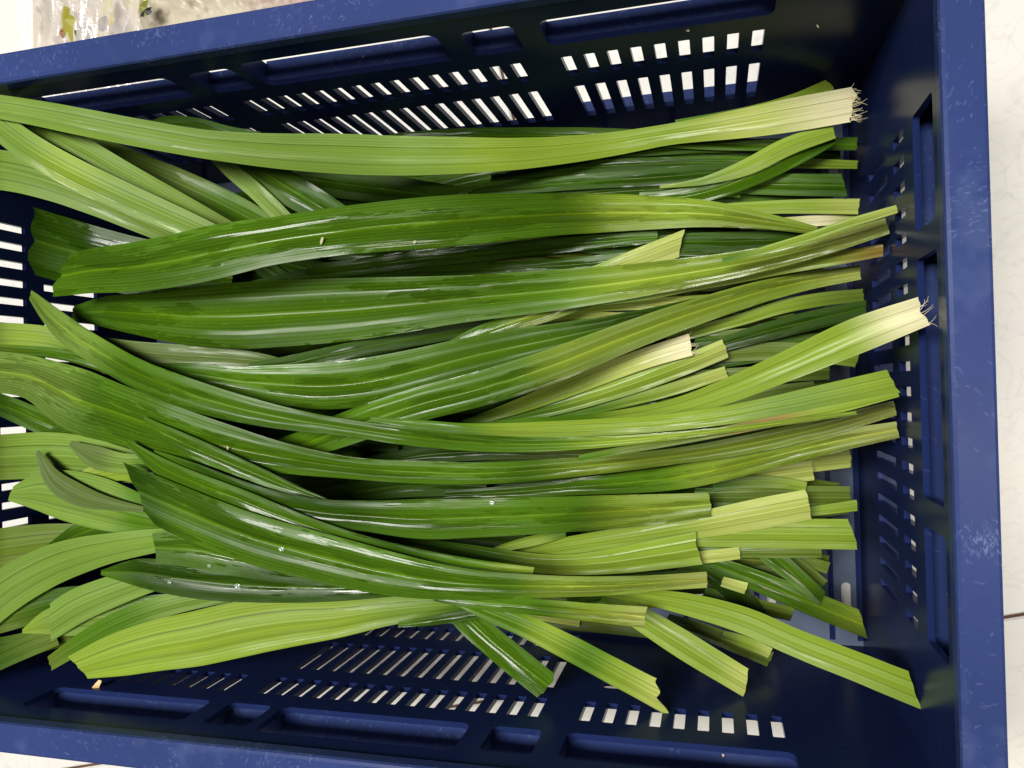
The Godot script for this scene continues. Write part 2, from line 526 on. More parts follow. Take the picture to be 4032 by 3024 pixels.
func tube(path: Array, r0: float, r1: float) -> ArrayMesh:
	var st := begin()
	var n := path.size()
	for i in n - 1:
		var rings := []
		for e in 2:
			var tan: Vector3 = (path[mini(i + e + 1, n - 1)] - path[maxi(i + e - 1, 0)]).normalized()
			var sx := tan.cross(Vector3.UP if absf(tan.y) < 0.9 else Vector3.RIGHT).normalized()
			var sy := sx.cross(tan)
			var r := lerpf(r0, r1, float(i + e) / (n - 1))
			var ring := []
			for k in 5: ring.append(path[i + e] + (sx * cos(TAU * k / 5) + sy * sin(TAU * k / 5)) * r)
			rings.append(ring)
		for k in 5:
			var m := (k + 1) % 5
			var nn: Vector3 = ((rings[0][k] + rings[0][m] + rings[1][k] + rings[1][m]) / 4.0 - (path[i] + path[i + 1]) / 2.0).normalized()
			quad(st, rings[0][k], rings[0][m], rings[1][m], rings[1][k], nn)
	return st.commit()

# loose fibres left where the stalk was torn from the root
func fray(blade: Node, pts: Array, how: int) -> void:
	var e: Array = pts[pts.size() - 1]
	var b: Array = pts[pts.size() - 2]
	var origin := Vector3(pts[0][0], pts[0][1], pts[0][2]) * 0.001
	var p := Vector3(e[0], e[1], e[2]) * 0.001 - origin
	var dir := (Vector3(e[0] - b[0], e[1] - b[1], e[2] - b[2])).normalized()
	var across := Vector3(-dir.z, 0, dir.x).normalized()
	var m: Material = M["fibre"]
	for i in [0, 12, 8, 30][how]:
		var s := rng.randf_range(-0.48, 0.48)
		var at: Vector3 = p + across * (s * e[3] * 0.001) - dir * 0.002 + Vector3.UP * 0.0004
		var long := rng.randf_range(0.0025, 0.006) if i > 3 or how < 3 else rng.randf_range(0.006, 0.009)
		var path := []
		var d := (dir + across * rng.randfn() * 0.35 + Vector3.UP * rng.randf_range(-0.1, 0.4)).normalized()
		var turn := rng.randfn() * 0.12
		for k in 6:
			path.append(at)
			at += d * (long + 0.002) / 5.0
			d = d.rotated(Vector3.UP, turn)
		obj("fibre", tube(path, 0.00016 if how < 3 else 0.00019, 0.00006), m, blade)

# what lies too deep in the heap to tell apart
func buried() -> void:
	var all := begin()
	var r := RandomNumberGenerator.new()
	r.seed = 11
	var origin := Vector3(XC, 0, 0)
	for i in 260:
		var lev := float(i) / 260.0
		var long := r.randf_range(0.26, 0.42)
		var x0 := r.randf_range(-0.445, 0.05 - long) if long < 0.49 else -0.44
		var z0 := r.randf_range(-0.155, 0.135)
		var turn := r.randfn() * 0.10
		var bend := r.randfn() * 0.03
		var w := r.randf_range(11.0, 17.0)
		var pts := []
		for k in 6:
			var q := k / 5.0
			var x := x0 + long * q
			var zmax := 0.160 - (0.065 * smoothstep(-0.05, 0.06, x) if z0 > 0.0 else 0.0)
			var z := clampf(z0 + turn * (q - 0.5) * long + bend * sin(PI * q), -0.160, zmax)
			var zr := 0.165 - 0.12 * smoothstep(-0.02, 0.08, x)
			var high := 12.0 + 78.0 * smoothstep(-0.46, -0.36, x) * (1.0 - smoothstep(-0.03, 0.075, x)) * smoothstep(-0.185, -0.13, z) * (1.0 - smoothstep(zr - 0.06, zr, z))
			var y := 8.0 + (high - 12.0) * lev + r.randf_range(0.0, 3.0)
			pts.append([x * 1000.0, y, z * 1000.0, w * (0.75 + 0.25 * sin(PI * q))])
		var kind := "T" if r.randf() < 0.7 else "U"
		var mesh := blade_mesh(kind, ["DDG", "DGG", "DGO", "GOY", "DDDG"][r.randi() % 5], 0.1, 0.05, {}, pts, 0.45)
		all.append_from(mesh, 0, Transform3D(Basis.IDENTITY, Vector3(pts[0][0], pts[0][1], pts[0][2]) * 0.001 - origin))
	var o := obj("buried_leaves", all.commit(), M["deep"])
	o.position = origin
	tag(o, "tangle of dark leaves deep in the heap under the others", "leaves", "", "stuff")

# ------------------------------------------------------------------ ground and what lies behind the crate
func ground() -> void:
	var g := Node3D.new()
	g.name = "tiled_floor"
	add_child(g)
	g.set_meta("kind", "structure")
	g.set_meta("label", "cream marbled floor tiles with brown joints")
	var bed := begin()
	box(bed, Vector3(-3.2, -0.03, -3.2), Vector3(3.2, -0.0022, 3.2))
	obj("grout", bed.commit(), M["grout"], g)
	g.rotation.y = deg_to_rad(13.0)
	var size := 0.8
	var gap := 0.0022
	var st := begin()
	var h := size / 2.0 - gap / 2.0
	var bev := 0.0012
	quad(st, Vector3(-h + bev, 0, -h + bev), Vector3(h - bev, 0, -h + bev), Vector3(h - bev, 0, h - bev), Vector3(-h + bev, 0, h - bev), Vector3.UP)
	for k in 4:
		var b := Basis(Vector3.UP, k * PI / 2)
		quad(st, b * Vector3(-h + bev, 0, h - bev), b * Vector3(h - bev, 0, h - bev), b * Vector3(h, -bev, h), b * Vector3(-h, -bev, h), b * Vector3(0, 0.7, 0.7))
		quad(st, b * Vector3(-h, -bev, h), b * Vector3(h, -bev, h), b * Vector3(h, -0.01, h), b * Vector3(-h, -0.01, h), b * Vector3(0, 0, 1))
	var mesh := st.commit()
	# one joint runs past the crate's right end and front corner
	for i in range(-4, 5):
		for j in range(-4, 5):
			var o := obj("tile", mesh, M["tile"], g)
			o.position = Vector3(-0.095 + (i + 0.5) * size, 0, 0.198 + (j + 0.5) * size)

func patch(nx: int, nz: int, f: Callable, colour: Callable) -> ArrayMesh:
	var st := begin()
	for i in nx + 1:
		for j in nz + 1:
			st.set_uv(Vector2(float(i) / nx, float(j) / nz))
			st.set_color(colour.call(float(i) / nx, float(j) / nz))
			st.add_vertex(f.call(float(i) / nx, float(j) / nz))
	for i in nx:
		for j in nz:
			var a := i * (nz + 1) + j
			for k in [a, a + nz + 1, a + nz + 2, a, a + nz + 2, a + 1]: st.add_index(k)
	st.generate_normals()
	return st.commit()

func behind() -> void:
	# a low heap of pale chopped pulp with a clear film over its left end
	var at := Vector3(-0.44, 0, -0.39)
	var t := thing("pulp_heap", at)
	tag(t, "pale wet heap of chopped vegetable pulp on the floor behind the crate", "pulp heap")
	var shape := func(u: float, v: float) -> Vector3:
		var x := lerpf(-0.165, 0.22, u)
		var z := lerpf(-0.13, 0.065, v)
		var rise := smoothstep(0.0, 0.10, u) * smoothstep(1.0, 0.80, u) * smoothstep(0.0, 0.15, v) * smoothstep(1.0, 0.75, v)
		var lumps := 0.0035 * n2(x * 6500.0, z * 6500.0) + 0.0024 * n2(x * 16000.0, z * 16000.0) + 0.004 * n2(x * 1500.0, z * 1500.0)
		return Vector3(x, 0.001 + rise * (0.016 + lumps), z)
	var col := func(u: float, v: float) -> Color:
		var k := n2(u * 900.0, v * 600.0) * 0.5 + 0.5 * n2(u * 2300.0, v * 1600.0)
		var a := lin(170, 161, 142).lerp(lin(116, 106, 90), smoothstep(0.05, 0.5, k))
		a = a.lerp(lin(176, 170, 104), smoothstep(0.30, 0.5, n2(u * 500.0 + 90.0, v * 300.0)) * 0.6)
		return a.lerp(lin(132, 104, 94), smoothstep(0.52, 0.72, u + 0.12 * n2(u * 300.0, v * 200.0)))
	obj("pulp", patch(230, 150, shape, col), M["pulp"], t)
	var film_at := Vector3(-0.56, 0.022, -0.36)
	var cover := func(u: float, v: float) -> Vector3:
		var x := lerpf(-0.034, 0.085, u) + 0.010 * v
		var z := lerpf(-0.11, 0.10, v)
		return Vector3(x, 0.006 * sin(u * 9.0 + 2.0 * v) + 0.006 * n2(u * 420.0 + 200.0 * v, v * 160.0) + 0.006 * (1.0 - absf(n2(u * 700.0 + 260.0 * v, v * 150.0 + 40.0)) * 2.0), z)
	var film := obj("plastic_film", patch(90, 60, cover, func(_u: float, _v: float) -> Color: return Color.WHITE), M["film"])
	film.position = film_at
	tag(film, "crinkled clear plastic film over the left end of the pulp heap", "plastic film")
	scrap("vegetable_scrap", "bright yellow vegetable piece under the clear film", "scrap", lin(190, 186, 92), Vector3(-0.546154, 0.019000, -0.336906), Vector3(0.013000, 0.006000, 0.030000), 0.10, "vegetable scraps on the pulp")
	scrap("vegetable_scrap", "small orange-brown bit beside the bright yellow piece", "scrap", lin(176, 140, 60), Vector3(-0.554455, 0.019000, -0.328190), Vector3(0.006000, 0.003000, 0.010000), 0.20, "vegetable scraps on the pulp")
	scrap("vegetable_scrap", "round dark hollow stem piece on the pulp", "scrap", lin(92, 86, 44), Vector3(-0.509689, 0.019000, -0.329874), Vector3(0.013000, 0.007000, 0.012000), 0.50, "vegetable scraps on the pulp")
	scrap("vegetable_scrap", "green sliver on the pulp at the crate edge", "scrap", lin(150, 152, 62), Vector3(-0.537023, 0.019000, -0.323202), Vector3(0.006000, 0.004000, 0.012000), 0.40, "vegetable scraps on the pulp")
	scrap("vegetable_scrap", "tan bit on the pulp right of the green sliver", "scrap", lin(170, 152, 104), Vector3(-0.532469, 0.019000, -0.325836), Vector3(0.008000, 0.003000, 0.008000), 0.10, "vegetable scraps on the pulp")
	scrap("vegetable_scrap", "long yellowish strand on the pulp at the top edge", "scrap", lin(206, 204, 120), Vector3(-0.506325, 0.019000, -0.345661), Vector3(0.007000, 0.004000, 0.018000), -0.40, "vegetable scraps on the pulp")
	scrap("vegetable_scrap", "pale yellow bit in the middle of the pulp", "scrap", lin(214, 206, 120), Vector3(-0.500825, 0.019000, -0.333440), Vector3(0.007000, 0.004000, 0.014000), -0.30, "vegetable scraps on the pulp")
	scrap("vegetable_scrap", "yellow-green curl with a dark end near the brown patch", "scrap", lin(170, 174, 90), Vector3(-0.467198, 0.019000, -0.336437), Vector3(0.012000, 0.006000, 0.014000), 0.90, "vegetable scraps on the pulp")
	scrap("vegetable_scrap", "dark end of the curl by the brown patch", "scrap", lin(80, 70, 44), Vector3(-0.464451, 0.019000, -0.333214), Vector3(0.012000, 0.004000, 0.006000), 0.30, "vegetable scraps on the pulp")

func scrap(called: String, label: String, category: String, c: Color, at: Vector3, size: Vector3, turn: float, group := "") -> void:
	# a small torn flake: an uneven, slightly domed chip
	var st := begin()
	var n := 9
	var rim := []
	for k in n:
		var r := 1.0 + 0.28 * rng.randfn()
		rim.append(Vector3(cos(TAU * k / n) * size.x * 0.5 * r, rng.randf_range(-0.1, 0.25) * size.y, sin(TAU * k / n) * size.z * 0.5 * r))
	for k in n:
		var a: Vector3 = rim[k]
		var b: Vector3 = rim[(k + 1) % n]
		var peak := Vector3(0, size.y, 0)
		tri(st, peak, a, b, (a + b).normalized() * 0.5 + Vector3.UP)
		tri(st, Vector3(0, -size.y * 0.3, 0), a, b, Vector3.DOWN)
	var o := obj(called, st.commit(), plain_material(c, 0.55))
	o.position = at
	o.rotation.y = turn
	tag(o, label, category, group)

func drop(label: String, at: Vector3, r: float) -> void:
	var m := SphereMesh.new()
	m.radius = r
	m.height = r * 1.1
	m.radial_segments = 20
	m.rings = 10
	var o := obj("water_drop", m, M["water"])
	o.position = at
	o.scale = Vector3(1.2, 0.55, 0.9)
	tag(o, label, "water drop", "water drops on the leaves")

func _ready() -> void:
	rng.seed = 5
	noise.seed = 3
	noise.noise_type = FastNoiseLite.TYPE_SIMPLEX_SMOOTH
	noise.frequency = 0.01
	noise.fractal_type = FastNoiseLite.FRACTAL_FBM
	noise.fractal_octaves = 3
	# camera
	var cam := Camera3D.new()
	cam.name = "camera"
	cam.transform = Transform3D(Basis(Vector3(0.966473, -0.255381, 0.026658), Vector3(0.027573, -0.000000, -0.999620), Vector3(0.255284, 0.966841, 0.007042)), Vector3(0, 0.58, 0))
	cam.fov = 53.047
	cam.near = 0.02
	cam.far = 30.0
	add_child(cam)
	cam.current = true
	# light: one long lamp overhead to the left, a dim one to the right and the grey of the room
	var env := Environment.new()
	env.background_mode = Environment.BG_COLOR
	env.background_color = Color(0.80, 0.82, 0.86)
	env.background_energy_multiplier = 0.14
	env.tonemap_mode = Environment.TONE_MAPPER_LINEAR
	env.tonemap_exposure = 1.0
	env.sdfgi_enabled = true
	env.ssao_enabled = true
	env.ssil_enabled = true
	var we := WorldEnvironment.new()
	we.name = "environment"
	we.environment = env
	add_child(we)
	area("lamp_light", Vector3(-0.75, 3.0, -0.40), Vector3(-0.2, 0, 0), Vector2(0.6, 1.4), 14.5, Color(1.0, 0.99, 0.96))
	area("second_lamp_light", Vector3(0.8, 3.0, 0.3), Vector3(-0.1, 0, 0), Vector2(0.3, 1.2), 3.5, Color(1.0, 0.96, 0.90))
	leaf_materials()
	plastic_materials()
	ground_materials()
	M["fibre"] = plain_material(Color(0.80, 0.76, 0.62), 0.6)
	var pulp := plain_material(Color.WHITE, 0.35)
	pulp.vertex_color_use_as_albedo = true
	M["pulp"] = pulp
	var film := plain_material(Color(0.93, 0.90, 0.90, 0.30), 0.15)
	film.transparency = BaseMaterial3D.TRANSPARENCY_ALPHA
	film.cull_mode = BaseMaterial3D.CULL_DISABLED
	M["film"] = film
	var water := plain_material(Color(1, 1, 1), 0.02)
	water.albedo_color = Color(0.9, 1.0, 0.92, 0.10)
	water.transparency = BaseMaterial3D.TRANSPARENCY_ALPHA
	M["water"] = water
	ground()
	crate()
	buried()
	heap()
	behind()
	small_things()

func area(called: String, at: Vector3, look: Vector3, size: Vector2, energy: float, c: Color) -> void:
	var l := AreaLight3D.new()
	l.name = called
	l.area_size = size
	l.light_energy = energy
	l.light_color = c
	l.shadow_enabled = true
	l.area_range = 8.0
	l.area_attenuation = 2.0
	add_child(l)
	l.look_at_from_position(at, look, Vector3.RIGHT)

func heap() -> void:
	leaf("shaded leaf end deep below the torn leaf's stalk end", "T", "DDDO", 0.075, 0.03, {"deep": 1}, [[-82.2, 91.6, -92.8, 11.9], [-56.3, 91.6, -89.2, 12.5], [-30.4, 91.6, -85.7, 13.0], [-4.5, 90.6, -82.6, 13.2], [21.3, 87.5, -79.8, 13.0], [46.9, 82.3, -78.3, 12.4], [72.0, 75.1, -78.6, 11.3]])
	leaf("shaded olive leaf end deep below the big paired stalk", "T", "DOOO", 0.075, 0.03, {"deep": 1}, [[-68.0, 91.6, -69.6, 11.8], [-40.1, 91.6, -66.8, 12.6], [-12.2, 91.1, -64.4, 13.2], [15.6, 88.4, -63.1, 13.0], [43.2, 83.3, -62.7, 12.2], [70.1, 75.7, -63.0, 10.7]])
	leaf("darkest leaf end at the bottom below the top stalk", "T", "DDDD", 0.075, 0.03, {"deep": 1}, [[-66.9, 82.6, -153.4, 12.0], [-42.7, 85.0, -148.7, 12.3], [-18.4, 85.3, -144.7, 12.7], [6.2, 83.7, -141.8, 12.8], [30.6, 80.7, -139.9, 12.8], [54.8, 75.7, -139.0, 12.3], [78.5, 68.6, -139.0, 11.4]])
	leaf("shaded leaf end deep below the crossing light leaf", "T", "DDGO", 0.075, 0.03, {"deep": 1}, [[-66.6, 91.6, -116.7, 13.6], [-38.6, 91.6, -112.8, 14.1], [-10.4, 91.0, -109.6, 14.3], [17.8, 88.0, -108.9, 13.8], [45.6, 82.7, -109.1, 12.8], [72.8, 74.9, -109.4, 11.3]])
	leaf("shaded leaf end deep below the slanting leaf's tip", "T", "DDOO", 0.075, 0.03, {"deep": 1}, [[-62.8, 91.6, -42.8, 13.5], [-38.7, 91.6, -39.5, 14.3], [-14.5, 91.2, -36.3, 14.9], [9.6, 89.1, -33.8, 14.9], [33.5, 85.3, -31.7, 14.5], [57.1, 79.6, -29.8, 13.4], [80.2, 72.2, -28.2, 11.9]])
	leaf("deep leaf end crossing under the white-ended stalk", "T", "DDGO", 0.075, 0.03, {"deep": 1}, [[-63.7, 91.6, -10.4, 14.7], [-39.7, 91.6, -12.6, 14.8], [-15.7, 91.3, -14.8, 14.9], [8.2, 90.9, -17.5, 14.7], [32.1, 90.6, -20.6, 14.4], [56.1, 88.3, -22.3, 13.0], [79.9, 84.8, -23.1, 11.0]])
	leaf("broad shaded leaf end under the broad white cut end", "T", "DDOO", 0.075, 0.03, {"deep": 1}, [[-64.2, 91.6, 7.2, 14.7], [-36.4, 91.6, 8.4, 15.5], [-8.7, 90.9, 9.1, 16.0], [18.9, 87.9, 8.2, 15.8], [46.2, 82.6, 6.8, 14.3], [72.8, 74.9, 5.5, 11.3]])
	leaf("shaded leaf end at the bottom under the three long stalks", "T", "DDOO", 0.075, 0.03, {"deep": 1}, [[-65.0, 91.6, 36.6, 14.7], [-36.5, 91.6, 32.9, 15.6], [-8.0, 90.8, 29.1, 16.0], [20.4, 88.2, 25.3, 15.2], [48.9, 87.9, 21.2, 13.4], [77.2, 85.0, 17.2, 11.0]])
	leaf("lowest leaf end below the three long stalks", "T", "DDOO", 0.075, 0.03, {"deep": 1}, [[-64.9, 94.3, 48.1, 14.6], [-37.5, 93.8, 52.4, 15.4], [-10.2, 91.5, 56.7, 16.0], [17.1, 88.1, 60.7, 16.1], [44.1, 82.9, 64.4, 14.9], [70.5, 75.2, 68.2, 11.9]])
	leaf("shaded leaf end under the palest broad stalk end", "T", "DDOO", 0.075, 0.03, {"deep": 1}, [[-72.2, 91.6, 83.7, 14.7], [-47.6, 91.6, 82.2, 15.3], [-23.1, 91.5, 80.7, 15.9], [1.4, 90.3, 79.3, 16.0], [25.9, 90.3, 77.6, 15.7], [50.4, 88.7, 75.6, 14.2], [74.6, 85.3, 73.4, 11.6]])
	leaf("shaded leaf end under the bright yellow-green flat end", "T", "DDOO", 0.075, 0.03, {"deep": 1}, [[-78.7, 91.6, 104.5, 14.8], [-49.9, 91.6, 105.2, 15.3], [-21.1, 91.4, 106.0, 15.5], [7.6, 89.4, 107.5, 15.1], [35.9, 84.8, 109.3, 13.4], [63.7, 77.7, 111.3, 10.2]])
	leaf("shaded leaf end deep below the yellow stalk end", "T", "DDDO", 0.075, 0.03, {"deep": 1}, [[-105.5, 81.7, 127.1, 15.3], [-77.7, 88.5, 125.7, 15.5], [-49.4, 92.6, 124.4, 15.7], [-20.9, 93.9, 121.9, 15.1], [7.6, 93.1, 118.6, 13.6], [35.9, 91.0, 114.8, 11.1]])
	leaf("olive leaf lying along the foot of the lower wall", "T", "DOO", 0.075, 0.03, {"deep": 1}, [[-175.0, 13.6, 170.4, 12.1], [-149.9, 13.6, 172.2, 12.3], [-124.9, 13.6, 173.8, 12.5], [-99.9, 14.9, 174.3, 12.7], [-75.3, 19.6, 173.6, 12.8], [-50.4, 22.7, 174.3, 12.1], [-25.4, 23.8, 176.0, 11.1]])
	leaf("thin pale stub below the pale square cut end", "U", "YPP", 0.18, 0.038, {}, [[-148.3, 17.2, 169.1, 5.6], [-132.7, 17.2, 170.7, 6.0], [-117.2, 18.1, 172.1, 6.2], [-101.6, 18.5, 173.7, 6.1]])
	leaf("short dull olive leaf end lying deep under the white-ended stalk", "U", "OOO", 0.135, 0.038, {}, [[-29.0, 95.4, -4.1, 8.6], [-5.2, 94.9, -3.9, 9.8], [18.6, 94.7, -4.5, 10.6], [42.3, 93.4, -5.7, 11.1], [65.8, 90.2, -6.3, 11.0]])
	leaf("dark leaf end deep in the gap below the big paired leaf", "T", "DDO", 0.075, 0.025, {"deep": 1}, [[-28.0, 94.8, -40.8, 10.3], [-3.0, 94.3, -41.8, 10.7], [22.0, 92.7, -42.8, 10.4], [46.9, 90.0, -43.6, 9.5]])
	leaf("olive leaf end with a yellowish tip behind the white-ended stalk", "U", "OOY", 0.135, 0.045, {}, [[-17.4, 95.3, -16.9, 8.5], [7.3, 95.0, -17.9, 9.7], [32.0, 94.9, -18.8, 10.9], [56.6, 95.0, -16.7, 10.6], [80.9, 93.6, -12.2, 9.2]])
	leaf("dull olive leaf end beside the deep dark green strip", "U", "DOO", 0.09, 0.045, {}, [[-11.6, 96.6, -27.1, 7.4], [9.5, 97.2, -28.3, 8.1], [30.6, 97.1, -29.5, 9.3], [51.2, 96.7, -34.0, 8.2]])
	leaf("narrow olive leaf end just above the deep dark green strip", "U", "OYO", 0.18, 0.038, {}, [[-28.1, 99.3, -27.6, 6.8], [-5.4, 99.9, -33.1, 6.9], [17.3, 99.9, -38.6, 7.2], [39.8, 98.3, -44.8, 8.1], [62.6, 94.9, -48.3, 8.0], [85.6, 91.2, -49.9, 7.3]])
	leaf("flat deep dark green strip reaching the end wall above the white-ended stalk", "T", "DDDD", 0.045, 0.015, {"slantR": 0.15, "deep": 1}, [[-17.3, 98.7, -15.9, 5.7], [7.8, 99.5, -24.4, 8.7], [33.6, 99.6, -31.0, 11.1], [59.6, 99.1, -36.5, 11.2], [85.6, 97.2, -41.5, 9.6]])
	leaf("dull leaf end under the white-ended stalk near its middle", "U", "DOO", 0.135, 0.038, {}, [[-26.9, 95.3, 20.9, 8.6], [-6.0, 95.2, 16.4, 10.7], [14.8, 94.9, 11.6, 11.2], [35.5, 96.0, 6.7, 10.0], [56.7, 95.6, 3.9, 8.2]])
	leaf("short pale almost white leaf end beside the end wall slots", "U", "PPWP", 0.18, 0.022, {}, [[17.6, 91.7, -96.3, 5.6], [40.1, 90.8, -96.0, 6.4], [62.4, 88.2, -96.2, 6.6], [84.5, 84.4, -96.8, 6.1]])
	leaf("light green leaf end just above the short white leaf end", "U", "GYYP", 0.162, 0.038, {}, [[-15.0, 94.9, -105.7, 5.7], [10.0, 94.0, -106.3, 6.9], [34.9, 92.7, -105.6, 8.0], [59.8, 92.6, -104.0, 8.6], [84.7, 90.6, -102.3, 9.0]])
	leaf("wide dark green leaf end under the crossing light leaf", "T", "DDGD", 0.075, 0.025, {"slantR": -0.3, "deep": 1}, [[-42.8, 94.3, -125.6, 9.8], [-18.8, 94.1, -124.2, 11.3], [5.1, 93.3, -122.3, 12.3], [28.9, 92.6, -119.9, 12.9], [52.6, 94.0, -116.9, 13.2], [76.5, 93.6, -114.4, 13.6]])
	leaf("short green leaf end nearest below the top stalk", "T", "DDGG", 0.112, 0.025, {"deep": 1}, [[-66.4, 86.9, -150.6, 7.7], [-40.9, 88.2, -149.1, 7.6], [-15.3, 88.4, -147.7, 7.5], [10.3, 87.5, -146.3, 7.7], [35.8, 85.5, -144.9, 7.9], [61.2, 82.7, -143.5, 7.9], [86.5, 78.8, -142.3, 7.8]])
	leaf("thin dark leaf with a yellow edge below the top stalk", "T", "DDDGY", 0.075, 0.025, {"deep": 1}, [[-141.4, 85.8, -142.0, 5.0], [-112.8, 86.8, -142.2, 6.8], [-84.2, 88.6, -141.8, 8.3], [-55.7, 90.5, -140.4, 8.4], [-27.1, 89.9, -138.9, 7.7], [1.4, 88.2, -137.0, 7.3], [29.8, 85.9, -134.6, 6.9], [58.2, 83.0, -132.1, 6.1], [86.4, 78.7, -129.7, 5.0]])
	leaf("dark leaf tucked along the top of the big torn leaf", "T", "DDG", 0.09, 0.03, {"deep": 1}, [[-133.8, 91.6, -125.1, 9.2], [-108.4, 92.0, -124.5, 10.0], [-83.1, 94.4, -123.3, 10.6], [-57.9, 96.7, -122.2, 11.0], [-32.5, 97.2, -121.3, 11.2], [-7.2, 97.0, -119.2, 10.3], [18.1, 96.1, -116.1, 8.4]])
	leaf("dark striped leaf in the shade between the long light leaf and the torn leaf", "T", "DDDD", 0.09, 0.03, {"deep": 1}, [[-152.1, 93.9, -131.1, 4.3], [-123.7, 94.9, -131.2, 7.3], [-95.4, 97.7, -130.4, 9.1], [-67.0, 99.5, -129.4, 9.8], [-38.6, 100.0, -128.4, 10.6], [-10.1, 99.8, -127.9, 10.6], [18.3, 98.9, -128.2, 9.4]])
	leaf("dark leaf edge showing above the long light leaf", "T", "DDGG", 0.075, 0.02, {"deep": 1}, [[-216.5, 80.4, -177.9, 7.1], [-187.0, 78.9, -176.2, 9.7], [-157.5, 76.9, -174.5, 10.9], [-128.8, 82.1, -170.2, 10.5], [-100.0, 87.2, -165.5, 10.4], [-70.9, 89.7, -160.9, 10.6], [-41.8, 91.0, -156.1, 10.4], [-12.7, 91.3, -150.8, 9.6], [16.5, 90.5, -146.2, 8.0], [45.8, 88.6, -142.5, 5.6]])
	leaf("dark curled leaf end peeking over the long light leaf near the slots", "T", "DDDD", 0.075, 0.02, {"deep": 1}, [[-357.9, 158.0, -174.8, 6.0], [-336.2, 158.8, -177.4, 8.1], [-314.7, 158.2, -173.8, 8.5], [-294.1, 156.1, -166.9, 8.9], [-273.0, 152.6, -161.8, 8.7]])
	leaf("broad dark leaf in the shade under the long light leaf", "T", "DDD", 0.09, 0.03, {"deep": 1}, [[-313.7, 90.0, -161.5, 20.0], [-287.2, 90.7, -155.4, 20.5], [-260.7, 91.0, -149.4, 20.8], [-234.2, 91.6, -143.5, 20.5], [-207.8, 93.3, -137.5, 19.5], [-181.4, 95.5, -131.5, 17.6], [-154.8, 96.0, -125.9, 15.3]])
	leaf("dull olive leaf at the picture edge below the left slots", "U", "OOO", 0.072, 0.03, {"kindL": "off"}, [[-471.0, 175.2, 97.3, 26.4], [-449.6, 174.4, 94.5, 25.7], [-428.2, 172.1, 91.8, 23.7], [-407.1, 168.2, 89.7, 19.2], [-386.2, 162.7, 89.1, 12.1]])
	leaf("dark green wedge between the folded leaf and the sweeping light leaf", "T", "DGD", 0.045, 0.015, {"slantL": 0.5, "deep": 1}, [[-421.6, 173.5, 94.5, 4.2], [-396.8, 172.4, 85.1, 15.0], [-371.6, 169.1, 77.5, 17.8], [-345.7, 164.0, 79.1, 14.7]])
	leaf("shaded olive leaf behind the light cut tips at lower left", "U", "ODD", 0.072, 0.03, {"kindL": "off"}, [[-471.0, 176.3, 145.1, 18.4], [-445.1, 175.1, 137.6, 19.9], [-419.0, 171.4, 131.3, 19.1], [-392.9, 165.3, 128.4, 16.3], [-367.3, 156.8, 129.0, 12.1]])
	leaf("lowest shaded leaf at the lower left picture edge", "U", "DOD", 0.072, 0.03, {"kindL": "off"}, [[-471.0, 176.8, 165.4, 18.4], [-448.1, 175.9, 160.3, 16.4], [-425.6, 173.1, 154.3, 15.3], [-403.4, 168.5, 148.2, 14.9], [-381.2, 162.1, 144.4, 13.6], [-359.4, 153.9, 141.5, 12.1]])
	leaf("dim leaf pointing down to the crate corner at lower left", "U", "DO", 0.072, 0.03, {"kindL": "off"}, [[-467.8, 179.7, 172.7, 12.2], [-450.2, 179.6, 164.5, 13.5], [-432.2, 178.8, 157.2, 13.5], [-413.9, 177.1, 150.8, 11.9]])
	leaf("dark leaf end over the left slots below the creased leaf", "T", "DGD", 0.075, 0.025, {"kindL": "off", "deep": 1}, [[-471.0, 172.8, -2.9, 14.2], [-448.9, 171.9, 4.9, 15.5], [-427.4, 169.1, 13.8, 16.0], [-406.2, 164.5, 22.7, 14.9], [-385.1, 158.1, 30.6, 12.2]])
	leaf("small dark leaf tip beside the left slots", "T", "DGG", 0.045, 0.015, {"deep": 1}, [[-426.4, 171.7, 24.8, 4.8], [-403.8, 170.9, 18.1, 14.9], [-380.3, 168.5, 21.9, 18.0], [-357.7, 164.8, 28.8, 14.8]])
	leaf("broad dull light leaf at the left under the folded leaf", "U", "OLLO", 0.045, 0.03, {"kindL": "off"}, [[-471.0, 173.7, 36.5, 29.6], [-445.3, 174.9, 35.3, 30.2], [-419.5, 175.5, 34.7, 29.8], [-393.8, 174.8, 36.0, 27.5], [-368.5, 172.8, 40.4, 22.9], [-343.4, 169.8, 46.0, 17.5]])
	leaf("bright light leaf at the left edge under the long curved leaf", "U", "LYLO", 0.072, 0.022, {"kindL": "off"}, [[-471.0, 171.8, -45.7, 16.7], [-446.4, 170.8, -44.5, 16.1], [-422.3, 167.7, -41.2, 15.5], [-399.7, 162.7, -32.9, 12.5], [-378.6, 155.6, -22.5, 9.2]])
	leaf("thin green strip between two light leaves at the left edge", "T", "OGG", 0.075, 0.02, {"kindL": "off"}, [[-469.1, 173.7, -36.9, 6.2], [-445.4, 173.1, -34.7, 6.5], [-421.8, 171.5, -32.4, 7.0], [-398.8, 169.1, -27.6, 7.3], [-376.8, 165.7, -19.2, 7.2]])
	leaf("small light cut tip above the striped fold", "U", "PYYG", 0.054, 0.022, {}, [[-396.8, 177.0, 50.0, 4.7], [-377.7, 176.6, 45.7, 12.1], [-358.4, 176.1, 43.2, 15.2], [-339.5, 174.6, 48.4, 13.2]])
	leaf("short curled leaf with dark lines under the creased leaf", "U", "SSLG", 0.225, 0.075, {}, [[-396.7, 180.1, 26.8, 4.1], [-377.4, 180.8, 35.7, 14.4], [-356.5, 180.6, 39.5, 12.4], [-335.2, 179.5, 39.2, 11.4]])
